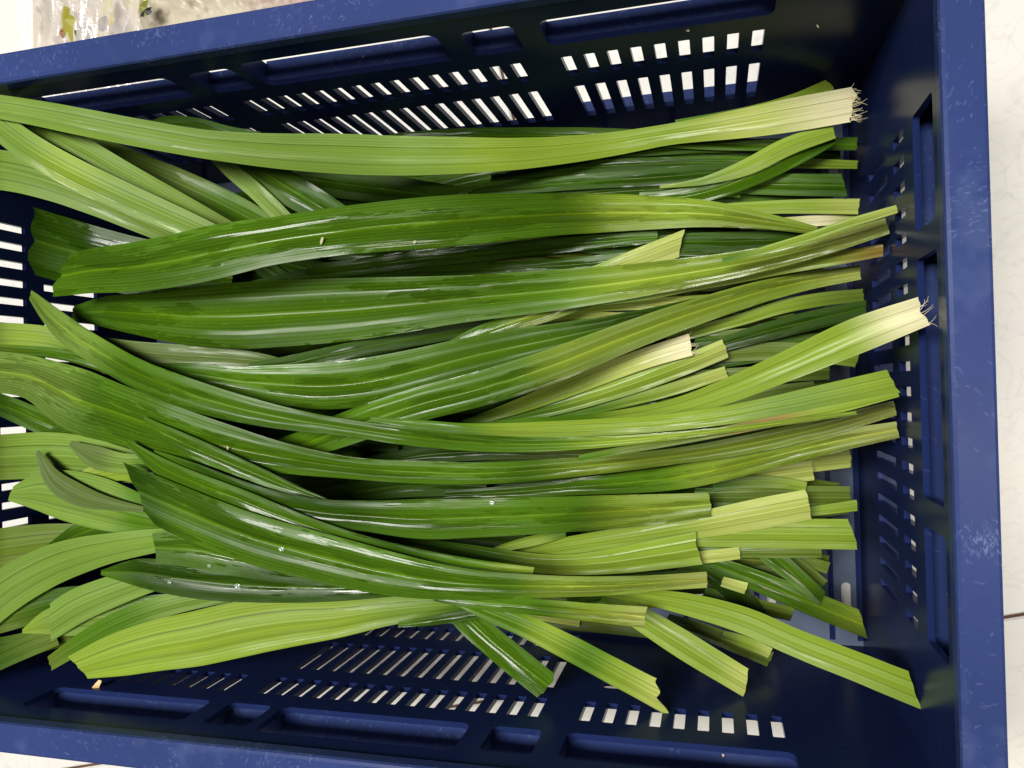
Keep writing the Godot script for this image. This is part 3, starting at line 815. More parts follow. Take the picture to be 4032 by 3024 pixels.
	leaf("grey-green leaf underside in the shade below the big paired leaf", "U", "SSSD", 0.072, 0.03, {"kindR": "point"}, [[-387.9, 163.0, -37.2, 9.1], [-361.6, 161.7, -31.3, 12.6], [-335.1, 158.1, -28.0, 13.7], [-308.9, 152.0, -25.7, 13.2], [-283.3, 143.8, -22.8, 10.0], [-258.7, 133.7, -18.4, 3.6]])
	leaf("small olive scrap end against the crate floor", "U", "GOO", 0.135, 0.038, {}, [[36.3, 88.7, 104.7, 5.6], [45.2, 88.6, 106.7, 6.2], [53.9, 88.2, 109.1, 6.8], [62.4, 87.5, 111.9, 7.2]])
	leaf("thin olive leaf end next to the floor slot", "U", "GOO", 0.18, 0.038, {}, [[36.2, 91.7, 102.9, 5.6], [44.3, 91.7, 108.3, 6.7], [51.9, 91.5, 114.5, 6.8], [59.1, 91.2, 121.1, 6.6]])
	leaf("small pale cut end below the shiny wet leaf", "U", "PPWP", 0.18, 0.038, {}, [[0.7, 97.4, 121.2, 7.3], [8.0, 97.3, 125.3, 8.1], [15.0, 97.0, 129.7, 8.4], [21.8, 96.6, 134.5, 8.3]])
	leaf("short light leaf end under the long leaf with the shiny rim", "U", "GYY", 0.09, 0.03, {}, [[-10.3, 99.9, 126.6, 8.4], [6.5, 100.2, 130.4, 9.2], [23.4, 99.9, 134.0, 9.2], [40.3, 99.0, 137.3, 8.2]])
	leaf("dark green strip running down behind the small pale cut end", "T", "DDG", 0.075, 0.02, {"deep": 1}, [[-4.5, 101.8, 112.8, 13.9], [5.9, 102.4, 122.0, 13.6], [15.4, 102.7, 132.1, 12.6], [23.8, 102.4, 143.1, 10.9]])
	leaf("olive leaf end under the long leaf with the shiny rim", "U", "DOO", 0.135, 0.038, {}, [[-35.8, 56.1, 157.1, 9.3], [-13.8, 60.4, 161.5, 10.6], [7.8, 63.0, 168.6, 10.8], [29.1, 63.9, 176.8, 10.0]])
	leaf("pale tip resting on the olive leaf end at lower right", "U", "OYP", 0.135, 0.038, {}, [[-0.1, 66.1, 161.9, 6.0], [9.8, 66.5, 164.4, 7.3], [19.6, 66.8, 167.7, 7.7], [29.0, 66.9, 171.7, 7.0]])
	leaf("shiny wet leaf end reaching the foot of the end wall", "T", "DGGY", -0.09, 0.02, {"slantR": -0.8}, [[-25.8, 104.3, 101.8, 8.4], [-4.3, 105.6, 108.1, 11.1], [17.1, 106.1, 115.2, 12.3], [38.0, 105.4, 123.5, 13.4], [58.6, 103.0, 132.4, 14.1], [79.0, 99.3, 141.1, 13.9]])
	leaf("tiny pale cut stub on the shiny wet leaf", "U", "PP", 0.09, 0.015, {}, [[0.7, 108.8, 116.7, 6.0], [5.3, 108.9, 118.0, 6.4], [9.8, 108.9, 119.2, 6.7], [14.3, 108.9, 120.5, 7.1]])
	leaf("dark folded leaf end lying across the shiny wet leaf", "T", "GGGD", 0.09, 0.025, {"slantR": -0.3}, [[26.1, 106.7, 98.4, 12.5], [36.1, 107.2, 107.2, 11.4], [46.1, 107.2, 116.0, 10.3], [56.0, 106.9, 124.9, 9.0]])
	leaf("pale leaf end under the lowest of the three long stalks", "U", "OYPP", 0.135, 0.038, {}, [[-36.1, 97.7, 56.9, 9.7], [-13.6, 97.0, 53.8, 10.6], [9.0, 95.4, 51.4, 11.5], [31.7, 92.9, 49.9, 12.6], [54.2, 90.2, 48.1, 12.3], [76.7, 86.6, 46.3, 11.0]])
	leaf("pale leaf end beside the floor edge", "U", "OYPP", 0.135, 0.038, {}, [[-3.0, 99.2, 59.4, 8.4], [16.3, 98.6, 57.5, 9.9], [35.5, 97.4, 55.1, 11.8], [54.6, 95.7, 52.5, 12.0]])
	leaf("dull crumpled leaf end at the floor edge", "U", "DOOO", 0.18, 0.075, {}, [[-14.1, 102.2, 68.3, 11.2], [8.0, 102.3, 68.1, 12.0], [30.1, 101.5, 68.0, 13.1], [52.2, 100.0, 68.0, 13.5], [74.2, 98.3, 68.0, 12.4]])
	leaf("thin olive leaf end crossing the pale leaf end beside the floor edge", "U", "DOY", 0.135, 0.038, {}, [[-3.0, 104.4, 61.0, 6.6], [14.5, 104.3, 58.7, 7.1], [32.2, 103.7, 58.8, 6.7], [49.7, 102.8, 61.4, 5.4]])
	leaf("small bright leaf corner behind the crumpled leaf end", "U", "GYY", 0.045, 0.015, {}, [[43.7, 102.1, 77.2, 5.4], [54.9, 101.9, 75.4, 5.7], [66.0, 101.3, 73.7, 6.0], [77.1, 101.0, 72.1, 6.4]])
	leaf("narrow olive leaf end below the bright yellow-green stub", "U", "GOO", 0.135, 0.038, {}, [[-20.2, 108.0, 99.4, 6.7], [5.2, 109.8, 99.1, 6.5], [30.7, 110.6, 98.5, 6.4], [56.1, 110.1, 97.9, 6.3]])
	leaf("short pale stub just right of the ridged leaf end", "U", "YPP", 0.135, 0.038, {}, [[-25.6, 111.5, 103.8, 7.2], [-13.3, 112.2, 102.5, 7.6], [-1.1, 112.8, 100.8, 7.5], [11.1, 113.0, 98.9, 7.0]])
	leaf("broad mid-green leaf slanting down behind the torn leaf", "T", "GGDD", 0.075, 0.025, {"kindL": "off", "deep": 1}, [[-290.0, 157.2, -155.0, 17.5], [-270.2, 156.1, -140.5, 19.4], [-250.0, 153.1, -126.7, 20.1], [-229.7, 148.4, -113.7, 18.3], [-210.0, 142.0, -100.6, 14.4]])
	leaf("narrow light strip between two slanting leaves at upper left", "U", "LLLO", 0.054, 0.022, {"kindL": "off"}, [[-304.3, 160.5, -158.4, 9.9], [-289.6, 160.8, -142.5, 9.9], [-273.3, 160.1, -128.4, 10.4], [-257.9, 158.7, -113.2, 10.4], [-243.2, 156.6, -97.5, 8.5]])
	leaf("slanting light leaf with a raised middle line under the long light leaf", "U", "LLLGG", 0.144, 0.038, {"kindL": "off"}, [[-403.9, 167.2, -176.2, 12.1], [-380.7, 165.9, -163.6, 13.9], [-357.4, 162.5, -151.7, 15.9], [-334.3, 156.6, -140.2, 18.4], [-312.1, 148.5, -128.4, 19.8], [-291.1, 138.0, -116.3, 19.1], [-271.5, 125.2, -104.0, 15.3]])
	leaf("second slanting light leaf from the upper left corner", "U", "LLLLO", 0.09, 0.038, {"kindL": "off"}, [[-408.5, 207.4, -176.5, 11.2], [-384.1, 206.1, -163.9, 12.0], [-360.3, 202.4, -150.9, 12.6], [-337.9, 196.1, -136.4, 12.3], [-315.8, 187.3, -122.7, 11.4], [-294.8, 176.0, -109.1, 10.5], [-275.0, 162.2, -96.0, 8.6]])
	leaf("dark shiny leaf end over the slots behind the torn leaf", "T", "DDDGG", 0.038, 0.02, {"slantL": -0.35, "jagL": 0.06}, [[-471.0, 133.8, -115.9, 46.5], [-447.6, 132.8, -108.6, 45.6], [-424.2, 129.8, -101.8, 43.3], [-400.9, 124.7, -95.7, 41.4], [-377.9, 117.7, -90.8, 39.5], [-355.3, 108.6, -87.6, 35.2], [-333.4, 97.6, -85.5, 29.9]])
	leaf("wide light leaf entering from the left edge above the dark shiny leaf end", "U", "LLLLO", 0.063, 0.022, {"kindL": "off"}, [[-471.0, 172.5, -158.0, 26.7], [-444.0, 171.2, -152.4, 25.8], [-417.9, 167.3, -143.9, 23.7], [-393.3, 161.0, -133.1, 20.9], [-370.0, 152.0, -121.1, 17.6], [-348.0, 140.5, -109.0, 14.5], [-327.4, 126.5, -97.0, 12.6]])
	leaf("slanting light leaf with a bright middle band at upper left", "U", "LLYLLO", 0.081, 0.045, {"kindL": "off"}, [[-416.4, 221.8, -175.2, 16.4], [-397.1, 220.7, -158.9, 16.9], [-376.8, 217.5, -144.1, 17.8], [-355.6, 212.2, -131.5, 17.9], [-334.2, 204.7, -120.1, 17.3], [-312.2, 198.5, -109.3, 16.2], [-290.0, 192.9, -98.5, 14.7], [-268.3, 186.6, -87.1, 13.5]])
	leaf("pale stalk lying level in the gap right of the crossing bright leaf", "U", "OYPY", 0.18, 0.045, {}, [[-123.4, 92.1, -39.6, 5.5], [-100.7, 93.1, -44.6, 7.4], [-77.4, 95.1, -44.4, 7.5], [-54.1, 95.4, -43.0, 6.9], [-30.7, 95.4, -42.6, 6.3]])
	leaf("thin pale stalk below the level pale stalk in the gap", "U", "OOPO", 0.18, 0.045, {}, [[-129.0, 95.1, -37.2, 5.4], [-108.0, 96.2, -38.8, 5.9], [-87.0, 97.4, -39.0, 6.0], [-65.9, 98.1, -38.4, 5.8], [-44.8, 98.0, -37.9, 5.2]])
	leaf("uppermost pale stalk lying level under the big paired leaf", "U", "OYPY", 0.18, 0.045, {}, [[-109.7, 96.7, -47.6, 6.0], [-86.8, 97.5, -49.8, 6.3], [-63.7, 97.9, -51.0, 6.8], [-40.7, 97.2, -50.9, 7.3], [-17.6, 98.1, -50.8, 7.4], [5.5, 97.8, -51.5, 6.7]])
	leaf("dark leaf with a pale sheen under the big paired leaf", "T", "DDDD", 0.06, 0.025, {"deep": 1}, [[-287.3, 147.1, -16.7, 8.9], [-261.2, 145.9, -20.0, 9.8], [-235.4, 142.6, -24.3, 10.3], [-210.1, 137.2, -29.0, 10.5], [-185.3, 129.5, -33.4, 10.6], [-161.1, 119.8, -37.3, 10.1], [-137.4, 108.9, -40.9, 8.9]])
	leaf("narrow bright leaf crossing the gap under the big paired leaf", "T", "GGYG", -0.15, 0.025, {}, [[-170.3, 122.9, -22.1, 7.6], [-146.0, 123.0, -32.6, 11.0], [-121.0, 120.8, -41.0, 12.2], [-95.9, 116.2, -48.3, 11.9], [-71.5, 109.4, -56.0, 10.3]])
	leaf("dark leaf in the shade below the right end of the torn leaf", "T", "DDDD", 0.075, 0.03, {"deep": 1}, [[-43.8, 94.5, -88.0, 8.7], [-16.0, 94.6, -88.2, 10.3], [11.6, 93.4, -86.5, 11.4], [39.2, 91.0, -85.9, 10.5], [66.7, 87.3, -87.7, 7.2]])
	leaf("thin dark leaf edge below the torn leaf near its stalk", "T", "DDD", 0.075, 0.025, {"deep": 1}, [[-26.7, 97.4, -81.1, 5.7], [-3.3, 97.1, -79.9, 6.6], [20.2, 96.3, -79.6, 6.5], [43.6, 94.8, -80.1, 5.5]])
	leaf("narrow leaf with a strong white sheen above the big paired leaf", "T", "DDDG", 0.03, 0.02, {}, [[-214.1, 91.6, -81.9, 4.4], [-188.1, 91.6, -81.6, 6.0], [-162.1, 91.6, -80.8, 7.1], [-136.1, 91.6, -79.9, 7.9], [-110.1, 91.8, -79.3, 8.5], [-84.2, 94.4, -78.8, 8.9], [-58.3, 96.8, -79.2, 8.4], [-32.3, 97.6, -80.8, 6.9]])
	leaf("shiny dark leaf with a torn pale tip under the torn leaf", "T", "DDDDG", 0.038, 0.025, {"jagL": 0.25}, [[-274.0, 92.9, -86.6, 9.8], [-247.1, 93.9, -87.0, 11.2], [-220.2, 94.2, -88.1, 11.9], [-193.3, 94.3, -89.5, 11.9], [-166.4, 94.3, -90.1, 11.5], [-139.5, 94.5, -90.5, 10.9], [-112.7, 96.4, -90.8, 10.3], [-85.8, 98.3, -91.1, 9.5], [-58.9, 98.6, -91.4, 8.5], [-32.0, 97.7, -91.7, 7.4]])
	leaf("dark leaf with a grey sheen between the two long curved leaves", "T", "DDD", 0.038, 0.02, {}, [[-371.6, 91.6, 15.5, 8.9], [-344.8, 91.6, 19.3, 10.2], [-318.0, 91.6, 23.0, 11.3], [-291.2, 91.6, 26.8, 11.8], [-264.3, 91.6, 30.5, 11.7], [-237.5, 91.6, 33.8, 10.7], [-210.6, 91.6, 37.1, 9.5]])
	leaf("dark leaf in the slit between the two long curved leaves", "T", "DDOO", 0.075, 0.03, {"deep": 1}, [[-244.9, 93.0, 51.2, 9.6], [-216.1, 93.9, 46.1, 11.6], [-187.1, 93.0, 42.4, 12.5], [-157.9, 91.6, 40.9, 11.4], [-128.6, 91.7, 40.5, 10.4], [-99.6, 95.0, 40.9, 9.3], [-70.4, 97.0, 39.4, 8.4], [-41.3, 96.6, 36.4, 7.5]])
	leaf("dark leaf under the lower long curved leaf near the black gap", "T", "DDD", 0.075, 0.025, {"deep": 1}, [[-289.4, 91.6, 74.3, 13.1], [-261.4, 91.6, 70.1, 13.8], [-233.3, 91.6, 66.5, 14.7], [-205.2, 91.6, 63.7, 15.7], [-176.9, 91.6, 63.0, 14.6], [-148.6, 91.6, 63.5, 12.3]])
	leaf("pale yellowish cut leaf end between the torn leaf and the big paired leaf", "U", "YYPP", 0.108, 0.03, {"slantR": 0.6}, [[-96.8, 98.0, -65.8, 5.7], [-76.8, 99.6, -70.1, 8.4], [-56.9, 100.6, -74.8, 11.8], [-37.0, 101.2, -80.1, 14.5], [-17.5, 101.0, -86.3, 14.7]])
	leaf("olive stalk with a browned tip under the big paired stalk", "U", "GGYYYB", 0.18, 0.045, {}, [[-92.9, 118.8, -53.3, 6.8], [-66.1, 117.5, -53.6, 8.3], [-39.7, 113.9, -56.1, 9.3], [-13.8, 108.2, -60.4, 9.4], [12.4, 107.2, -63.4, 8.9], [38.4, 113.1, -66.3, 8.5], [64.8, 116.8, -68.5, 8.0], [91.5, 118.0, -71.3, 6.6]])
	leaf("big paired leaf with a thick pale stalk end under the torn leaf", "T", "DGGGGGYYP", 0.06, 0.065, {"kindL": "point"}, [[-427.3, 143.6, -61.2, 9.6], [-393.1, 151.5, -59.1, 20.8], [-358.6, 157.0, -55.3, 28.3], [-323.7, 158.3, -52.1, 36.8], [-288.7, 155.5, -50.9, 41.5], [-254.2, 148.9, -51.6, 41.3], [-219.6, 142.5, -52.4, 39.3], [-184.7, 138.9, -53.9, 34.5], [-150.2, 132.6, -56.1, 29.3], [-116.1, 124.5, -58.2, 26.5], [-81.3, 120.1, -60.2, 23.9], [-46.3, 118.0, -62.6, 20.7], [-11.3, 116.0, -66.0, 17.5], [23.1, 121.5, -69.2, 14.2], [57.4, 127.7, -74.2, 11.3], [91.5, 130.1, -82.1, 8.8]])
	leaf("dark ridged wet leaf with white glints below the big paired leaf", "T", "DGGGGDG", 0.06, 0.07, {"kindL": "point"}, [[-348.1, 162.1, -20.7, 4.2], [-319.7, 160.4, -15.4, 13.4], [-291.5, 156.5, -10.2, 18.0], [-263.3, 151.0, -7.0, 24.7], [-234.8, 146.8, -5.3, 29.1], [-206.1, 143.6, -7.3, 29.5], [-178.1, 139.3, -12.7, 26.9], [-150.5, 133.2, -19.1, 24.9], [-123.2, 125.7, -24.9, 22.3], [-95.0, 121.7, -29.8, 18.8], [-66.9, 117.8, -35.1, 14.0], [-39.1, 112.2, -40.8, 11.0], [-11.8, 104.6, -46.8, 9.5], [16.2, 100.0, -52.1, 7.8]])
	leaf("lowest thin split stalk of the three ends below the crossing stalk", "U", "GGYP", 0.18, 0.045, {}, [[-118.9, 92.0, 21.6, 4.2], [-93.6, 94.0, 16.7, 6.5], [-68.3, 95.6, 11.9, 7.5], [-43.0, 97.7, 6.8, 7.4], [-18.0, 98.5, 0.3, 7.9], [6.7, 97.9, -7.2, 7.0]])
	leaf("cut stalk with a ragged tip just below the white rooted end", "U", "GGYYP", 0.198, 0.06, {"jagR": 0.03}, [[-150.1, 93.5, 22.0, 3.7], [-123.4, 96.1, 17.5, 7.3], [-96.9, 98.1, 11.8, 9.7], [-70.6, 99.7, 4.9, 10.9], [-44.6, 101.2, -2.8, 11.9], [-18.9, 102.9, -11.6, 11.8], [6.5, 103.5, -21.2, 11.6]])
	leaf("stalk with a white frayed end in the middle of the pile", "U", "GYYPW", -0.162, 0.03, {"jagR": 0.03, "fray": 1}, [[-162.2, 95.8, 21.7, 4.3], [-137.1, 97.8, 15.2, 7.9], [-112.4, 99.2, 7.4, 10.6], [-87.9, 100.3, -1.1, 12.2], [-63.3, 101.5, -9.6, 12.5], [-38.7, 103.5, -17.5, 12.5], [-13.6, 104.4, -24.2, 13.4]])
	leaf("stalk with a broad white cut end against the end wall", "U", "OGGGYYYYW", -0.198, 0.022, {"slantR": 0, "jagR": 0.05, "fray": 2}, [[-174.4, 98.4, 27.6, 6.1], [-144.5, 99.9, 24.8, 8.1], [-115.2, 104.5, 22.8, 9.2], [-91.2, 122.4, 21.5, 9.0], [-68.2, 141.6, 19.5, 9.3], [-43.4, 158.4, 16.6, 9.9], [-17.3, 172.1, 11.2, 10.4], [9.3, 182.7, 2.3, 12.5], [36.2, 190.3, -8.8, 14.4], [63.5, 194.8, -20.4, 16.5], [91.5, 196.4, -30.3, 13.5]])
	leaf("long slanting leaf with a yellow middle groove crossing the pile", "T", "GGGGGYYYYP", 0.075, 0.065, {"jagR": 0.03}, [[-287.7, 138.5, 38.9, 13.2], [-258.8, 144.0, 33.0, 16.9], [-230.2, 147.2, 24.5, 20.1], [-201.5, 147.3, 15.7, 21.1], [-172.7, 145.1, 7.4, 20.7], [-143.6, 141.6, 0.9, 21.0], [-115.0, 136.5, -6.5, 20.9], [-87.1, 130.2, -15.5, 20.2], [-59.6, 123.6, -25.8, 18.4], [-31.6, 119.3, -35.6, 16.6], [-3.4, 114.1, -44.5, 15.0], [24.9, 108.0, -52.5, 13.1], [53.6, 101.7, -58.6, 10.6], [83.0, 97.0, -62.6, 8.6]])
	leaf("light green stalk end directly below the broad white cut end", "U", "GGYYYLY", -0.09, 0.03, {"slantR": -0.3}, [[-202.6, 151.1, 15.6, 2.8], [-173.6, 150.5, 19.3, 5.5], [-144.5, 149.6, 22.6, 7.1], [-116.6, 157.9, 23.1, 8.1], [-89.1, 168.0, 22.3, 8.7], [-61.1, 176.4, 21.2, 8.9], [-32.4, 182.0, 19.7, 8.4], [-3.4, 184.8, 16.7, 8.8], [25.5, 184.8, 12.1, 10.2], [54.1, 182.0, 6.6, 11.5], [82.3, 176.4, 1.0, 12.0]])
	leaf("lowest of the three long stalks ending together near the wall", "T", "DGGGYYP", 0.06, 0.06, {}, [[-176.9, 94.7, 69.5, 6.2], [-149.0, 94.6, 68.1, 7.5], [-121.1, 93.7, 66.3, 8.9], [-93.4, 95.6, 63.6, 10.4], [-65.8, 99.0, 60.9, 12.1], [-39.3, 107.2, 57.6, 13.8], [-14.3, 118.6, 52.7, 14.3], [11.2, 127.8, 46.0, 13.6], [37.4, 134.3, 38.7, 12.4], [64.1, 138.2, 31.8, 11.1], [91.5, 139.6, 26.4, 8.6]])
	leaf("thin olive stalk with a brown stain along the middle long stalk", "U", "GOOBYY", 0.18, 0.045, {"kindR": "point"}, [[-70.5, 179.7, 37.2, 3.4], [-45.2, 184.8, 32.4, 4.0], [-19.6, 187.6, 27.7, 4.6], [6.2, 188.5, 22.8, 4.9], [32.0, 188.3, 17.9, 4.9], [57.7, 186.9, 12.9, 4.3], [83.2, 184.4, 7.2, 2.2]])
	leaf("long curved leaf with a creased left end running to a pale stalk", "T", "LLGGGGGGYYYP", 0.03, 0.07, {"kindL": "off"}, [[-470.7, 176.0, -22.1, 27.4], [-432.2, 175.0, -16.3, 28.6], [-396.3, 175.7, -1.2, 41.2], [-358.9, 179.0, 9.3, 37.4], [-321.6, 179.7, 20.5, 33.3], [-284.0, 176.0, 30.1, 26.0], [-246.9, 167.3, 38.6, 17.8], [-210.8, 154.2, 45.3, 13.2], [-173.5, 143.5, 48.7, 14.0], [-136.1, 132.8, 50.5, 13.1], [-99.2, 120.3, 49.3, 12.2], [-60.8, 122.7, 45.6, 10.7], [-23.1, 131.5, 40.6, 9.2], [14.8, 137.7, 33.9, 10.3], [52.7, 141.2, 25.3, 10.1], [90.3, 141.4, 15.0, 7.7]])  # lighter green at the left end paints in its reflection
	leaf("long thin curved leaf with a pointed left tip over the left slots", "T", "LLGGGGGGYYY", 0.09, 0.06, {"slantL": -0.5, "kindR": "point"}, [[-436.4, 169.0, -71.0, 6.0], [-409.4, 171.7, -48.8, 16.9], [-378.7, 176.9, -32.3, 18.2], [-347.1, 180.9, -17.3, 18.3], [-314.1, 181.7, -5.0, 19.1], [-280.5, 180.0, 5.2, 17.1], [-246.5, 175.5, 13.3, 13.5], [-212.9, 167.1, 19.6, 9.9], [-178.8, 161.7, 25.2, 10.4], [-144.8, 170.1, 28.0, 9.8], [-110.9, 179.4, 29.4, 8.6], [-76.2, 185.4, 29.0, 6.9], [-41.3, 189.1, 27.0, 5.1], [-6.2, 190.7, 23.7, 3.5], [28.7, 190.9, 19.6, 2.7], [63.7, 189.6, 15.3, 1.7]])
	leaf("short dark blade lying over the lower long curved leaf", "T", "GGGGD", 0.15, 0.03, {"slantL": -0.4, "kindR": "point"}, [[-336.8, 183.9, 14.8, 8.5], [-313.2, 183.9, 25.5, 12.1], [-289.2, 182.4, 35.3, 12.0], [-265.2, 180.4, 44.9, 10.1], [-241.5, 176.8, 54.9, 6.5], [-217.8, 171.7, 64.0, 2.7]])
	leaf("bright yellow-green flat leaf end beside the floor edge", "U", "YYYY", 0.054, 0.022, {"slantR": -0.25}, [[-25.1, 113.7, 90.1, 11.0], [-0.7, 115.4, 87.6, 15.1], [23.9, 115.2, 86.7, 16.7], [48.4, 113.2, 86.8, 17.1], [72.9, 112.3, 86.8, 17.2]])
	leaf("palest broad stalk end right of the glossy blunt leaf", "U", "OYYYPP", 0.108, 0.03, {"slantR": 0}, [[-146.7, 91.7, 111.9, 5.5], [-120.0, 101.1, 104.7, 8.5], [-92.8, 109.2, 98.2, 10.7], [-64.7, 114.5, 92.5, 12.1], [-36.2, 117.3, 87.0, 13.6], [-7.7, 118.7, 81.3, 15.7], [20.9, 118.7, 75.3, 17.3], [49.4, 117.3, 69.5, 17.2]])
	leaf("small twisted bright strip in the gap under the glossy blunt leaf", "U", "GYYG", -0.27, 0.075, {}, [[-145.1, 106.8, 104.4, 3.0], [-127.7, 109.4, 98.9, 5.4], [-109.9, 111.0, 94.2, 6.3], [-91.9, 111.5, 89.8, 4.0]])
	leaf("light leaf with a notched left tip under the striped fold", "U", "LLLLGO", 0.054, 0.038, {"slantL": 0.6}, [[-447.2, 177.7, 59.2, 9.1], [-422.0, 180.0, 57.8, 24.8], [-396.8, 181.0, 60.4, 33.1], [-372.0, 180.3, 65.4, 32.8], [-347.4, 178.6, 71.3, 25.9], [-322.6, 175.7, 76.0, 18.8]])
	leaf("grey-green striped fold standing up at the left", "U", "SSSSS", -0.18, 0.09, {}, [[-419.6, 182.6, 31.7, 3.5], [-405.2, 183.8, 49.0, 13.4], [-385.1, 184.1, 58.9, 13.7], [-363.0, 183.4, 64.0, 8.0], [-340.7, 181.8, 67.4, 3.4]])
	leaf("glossy blunt leaf with large white reflections and a torn right end", "T", "GDDDGGGYY", 0.045, 0.04, {"jagR": 0.03}, [[-330.9, 184.4, 33.1, 4.5], [-303.5, 185.4, 41.4, 7.0], [-276.9, 185.1, 52.0, 10.5], [-250.2, 182.8, 62.1, 14.0], [-222.4, 179.7, 67.9, 15.7], [-194.2, 175.3, 70.3, 18.0], [-166.1, 170.0, 72.3, 22.6], [-138.3, 163.1, 72.6, 22.5], [-111.2, 153.9, 72.6, 21.5], [-85.2, 142.1, 72.9, 20.5], [-60.3, 127.8, 73.5, 19.6], [-33.3, 119.7, 72.6, 17.5], [-4.8, 120.3, 69.7, 13.7]])
	leaf("ridged light leaf end above the big dark leaf's tip", "U", "DGGYYYY", 0.144, 0.09, {"jagR": 0.03}, [[-206.6, 104.7, 96.1, 3.1], [-179.1, 109.8, 99.8, 6.4], [-151.3, 112.9, 103.5, 9.7], [-123.4, 114.1, 107.4, 11.8], [-95.4, 116.3, 108.5, 12.1], [-67.5, 119.5, 105.5, 14.4], [-39.9, 121.6, 100.5, 17.2], [-12.2, 122.7, 95.1, 19.3]])
	leaf("mid-green leaf with a pointed left tip beside the big dark leaf", "T", "GGGGGDGY", 0.09, 0.04, {"slantL": -0.8}, [[-346.2, 186.6, 26.7, 3.9], [-321.5, 187.3, 41.6, 11.4], [-294.4, 187.9, 51.7, 13.0], [-266.8, 187.7, 60.6, 13.1], [-239.7, 186.0, 70.5, 11.5], [-212.3, 183.6, 79.6, 9.8], [-184.7, 180.0, 87.4, 9.4], [-157.0, 175.4, 94.4, 10.2], [-129.0, 170.2, 99.7, 10.4], [-101.3, 163.0, 104.3, 10.3]])
	leaf("wide light leaf sweeping up from the lower left edge", "U", "LLLLLO", 0.072, 0.038, {"kindL": "off"}, [[-469.9, 180.3, 134.7, 30.4], [-445.7, 179.1, 119.2, 28.9], [-419.8, 177.7, 106.7, 26.5], [-392.4, 181.0, 98.0, 23.2], [-364.3, 182.2, 91.6, 18.2], [-335.9, 181.1, 87.1, 14.6], [-307.2, 178.8, 84.2, 11.2]])
	leaf("bright pointed light tip at lower left under two cut leaves", "U", "YLLGG", 0.072, 0.022, {}, [[-436.6, 180.7, 147.7, 2.4], [-414.9, 180.3, 140.3, 16.8], [-392.1, 179.0, 138.0, 21.3], [-369.5, 176.2, 135.6, 21.1], [-347.3, 171.7, 132.5, 18.3], [-325.4, 165.4, 129.3, 14.5]])
	leaf("light leaf with a straight slanted cut at lower left", "U", "LLLLG", 0.09, 0.03, {"slantL": 0.6}, [[-412.4, 183.3, 140.3, 21.1], [-391.5, 182.9, 128.8, 21.5], [-369.3, 181.3, 120.1, 19.8], [-346.8, 178.6, 112.8, 17.0], [-324.1, 174.9, 106.7, 14.2]])
	leaf("narrow grey-green leaf with a cut tip above the lowest broad leaf", "U", "OGGLLO", 0.108, 0.045, {"slantL": 0.3}, [[-415.9, 180.6, 167.2, 8.9], [-392.0, 181.7, 153.4, 11.8], [-367.5, 180.7, 140.6, 13.6], [-341.8, 178.6, 130.6, 13.8], [-315.2, 174.8, 123.9, 12.4], [-288.4, 169.2, 120.2, 9.9], [-261.6, 162.3, 118.8, 8.5]])
	leaf("dark leaf hanging down over the lower wall slots", "T", "GGGG", 0.09, 0.025, {"slantR": 0, "jagR": 0.04}, [[-173.6, 124.6, 120.6, 16.3], [-156.4, 130.9, 134.8, 17.4], [-138.0, 135.4, 148.2, 18.1], [-118.9, 138.1, 161.1, 18.2], [-99.7, 139.0, 174.2, 17.9]])
	leaf("lowest broad bright light leaf with an angled left cut", "U", "YYYYYLG", 0.036, 0.022, {"slantL": -0.6}, [[-390.3, 184.0, 166.7, 16.8], [-362.7, 183.6, 157.9, 26.0], [-334.8, 181.9, 150.7, 30.4], [-306.5, 179.5, 145.3, 32.6], [-278.5, 175.7, 139.2, 32.9], [-250.3, 171.1, 134.9, 30.0], [-222.1, 165.3, 132.7, 24.3], [-194.3, 158.1, 129.3, 19.1], [-166.6, 149.9, 127.4, 14.5], [-139.7, 139.4, 127.5, 10.5]])
	leaf("dark green sliver along the lower edge of the broad light leaf", "T", "GDD", 0.075, 0.02, {}, [[-184.8, 158.1, 137.2, 2.7], [-160.9, 157.1, 133.4, 5.5], [-137.2, 154.2, 129.2, 5.9], [-113.4, 149.3, 127.6, 4.3]])
	leaf("light leaf end hanging over the lower right wall beside the long shiny leaf", "U", "GYYYP", 0.09, 0.038, {"slantR": -0.3}, [[-72.6, 97.7, 132.1, 10.5], [-51.1, 104.5, 140.8, 14.5], [-29.8, 109.4, 151.4, 16.8], [-8.7, 112.4, 162.8, 17.0], [12.6, 113.4, 174.5, 16.1]])
	leaf("leaf end with a ragged pale tip over the lower wall slots", "U", "GGGYGYP", 0.144, 0.06, {"jagR": 0.15, "slantR": -1.2}, [[-161.0, 158.0, 115.8, 5.4], [-134.3, 158.5, 125.0, 10.1], [-107.8, 156.5, 134.8, 13.2], [-82.7, 152.6, 147.3, 14.5], [-58.7, 147.0, 161.2, 15.2], [-34.0, 144.0, 174.3, 16.0]])
	leaf("long light leaf with a shiny rim reaching the lower right corner", "U", "GYYYYYY", -0.09, 0.038, {"slantR": -0.75}, [[-89.7, 100.5, 125.7, 4.1], [-63.8, 110.9, 125.3, 6.9], [-39.6, 125.4, 123.6, 10.0], [-14.1, 137.5, 124.0, 13.3], [12.3, 146.9, 128.0, 14.7], [38.3, 153.5, 136.7, 14.8], [64.9, 157.5, 145.1, 15.1], [91.5, 158.9, 154.4, 15.7]])
	leaf("leaf with a pale square cut end under the big dark leaf's tip", "T", "DGGYP", 0.075, 0.03, {}, [[-160.0, 160.9, 117.7, 7.0], [-136.1, 160.8, 120.3, 8.5], [-112.1, 160.0, 121.7, 9.3], [-88.2, 157.7, 123.5, 9.9], [-64.4, 155.0, 125.3, 10.7], [-40.8, 150.5, 127.6, 11.8]])
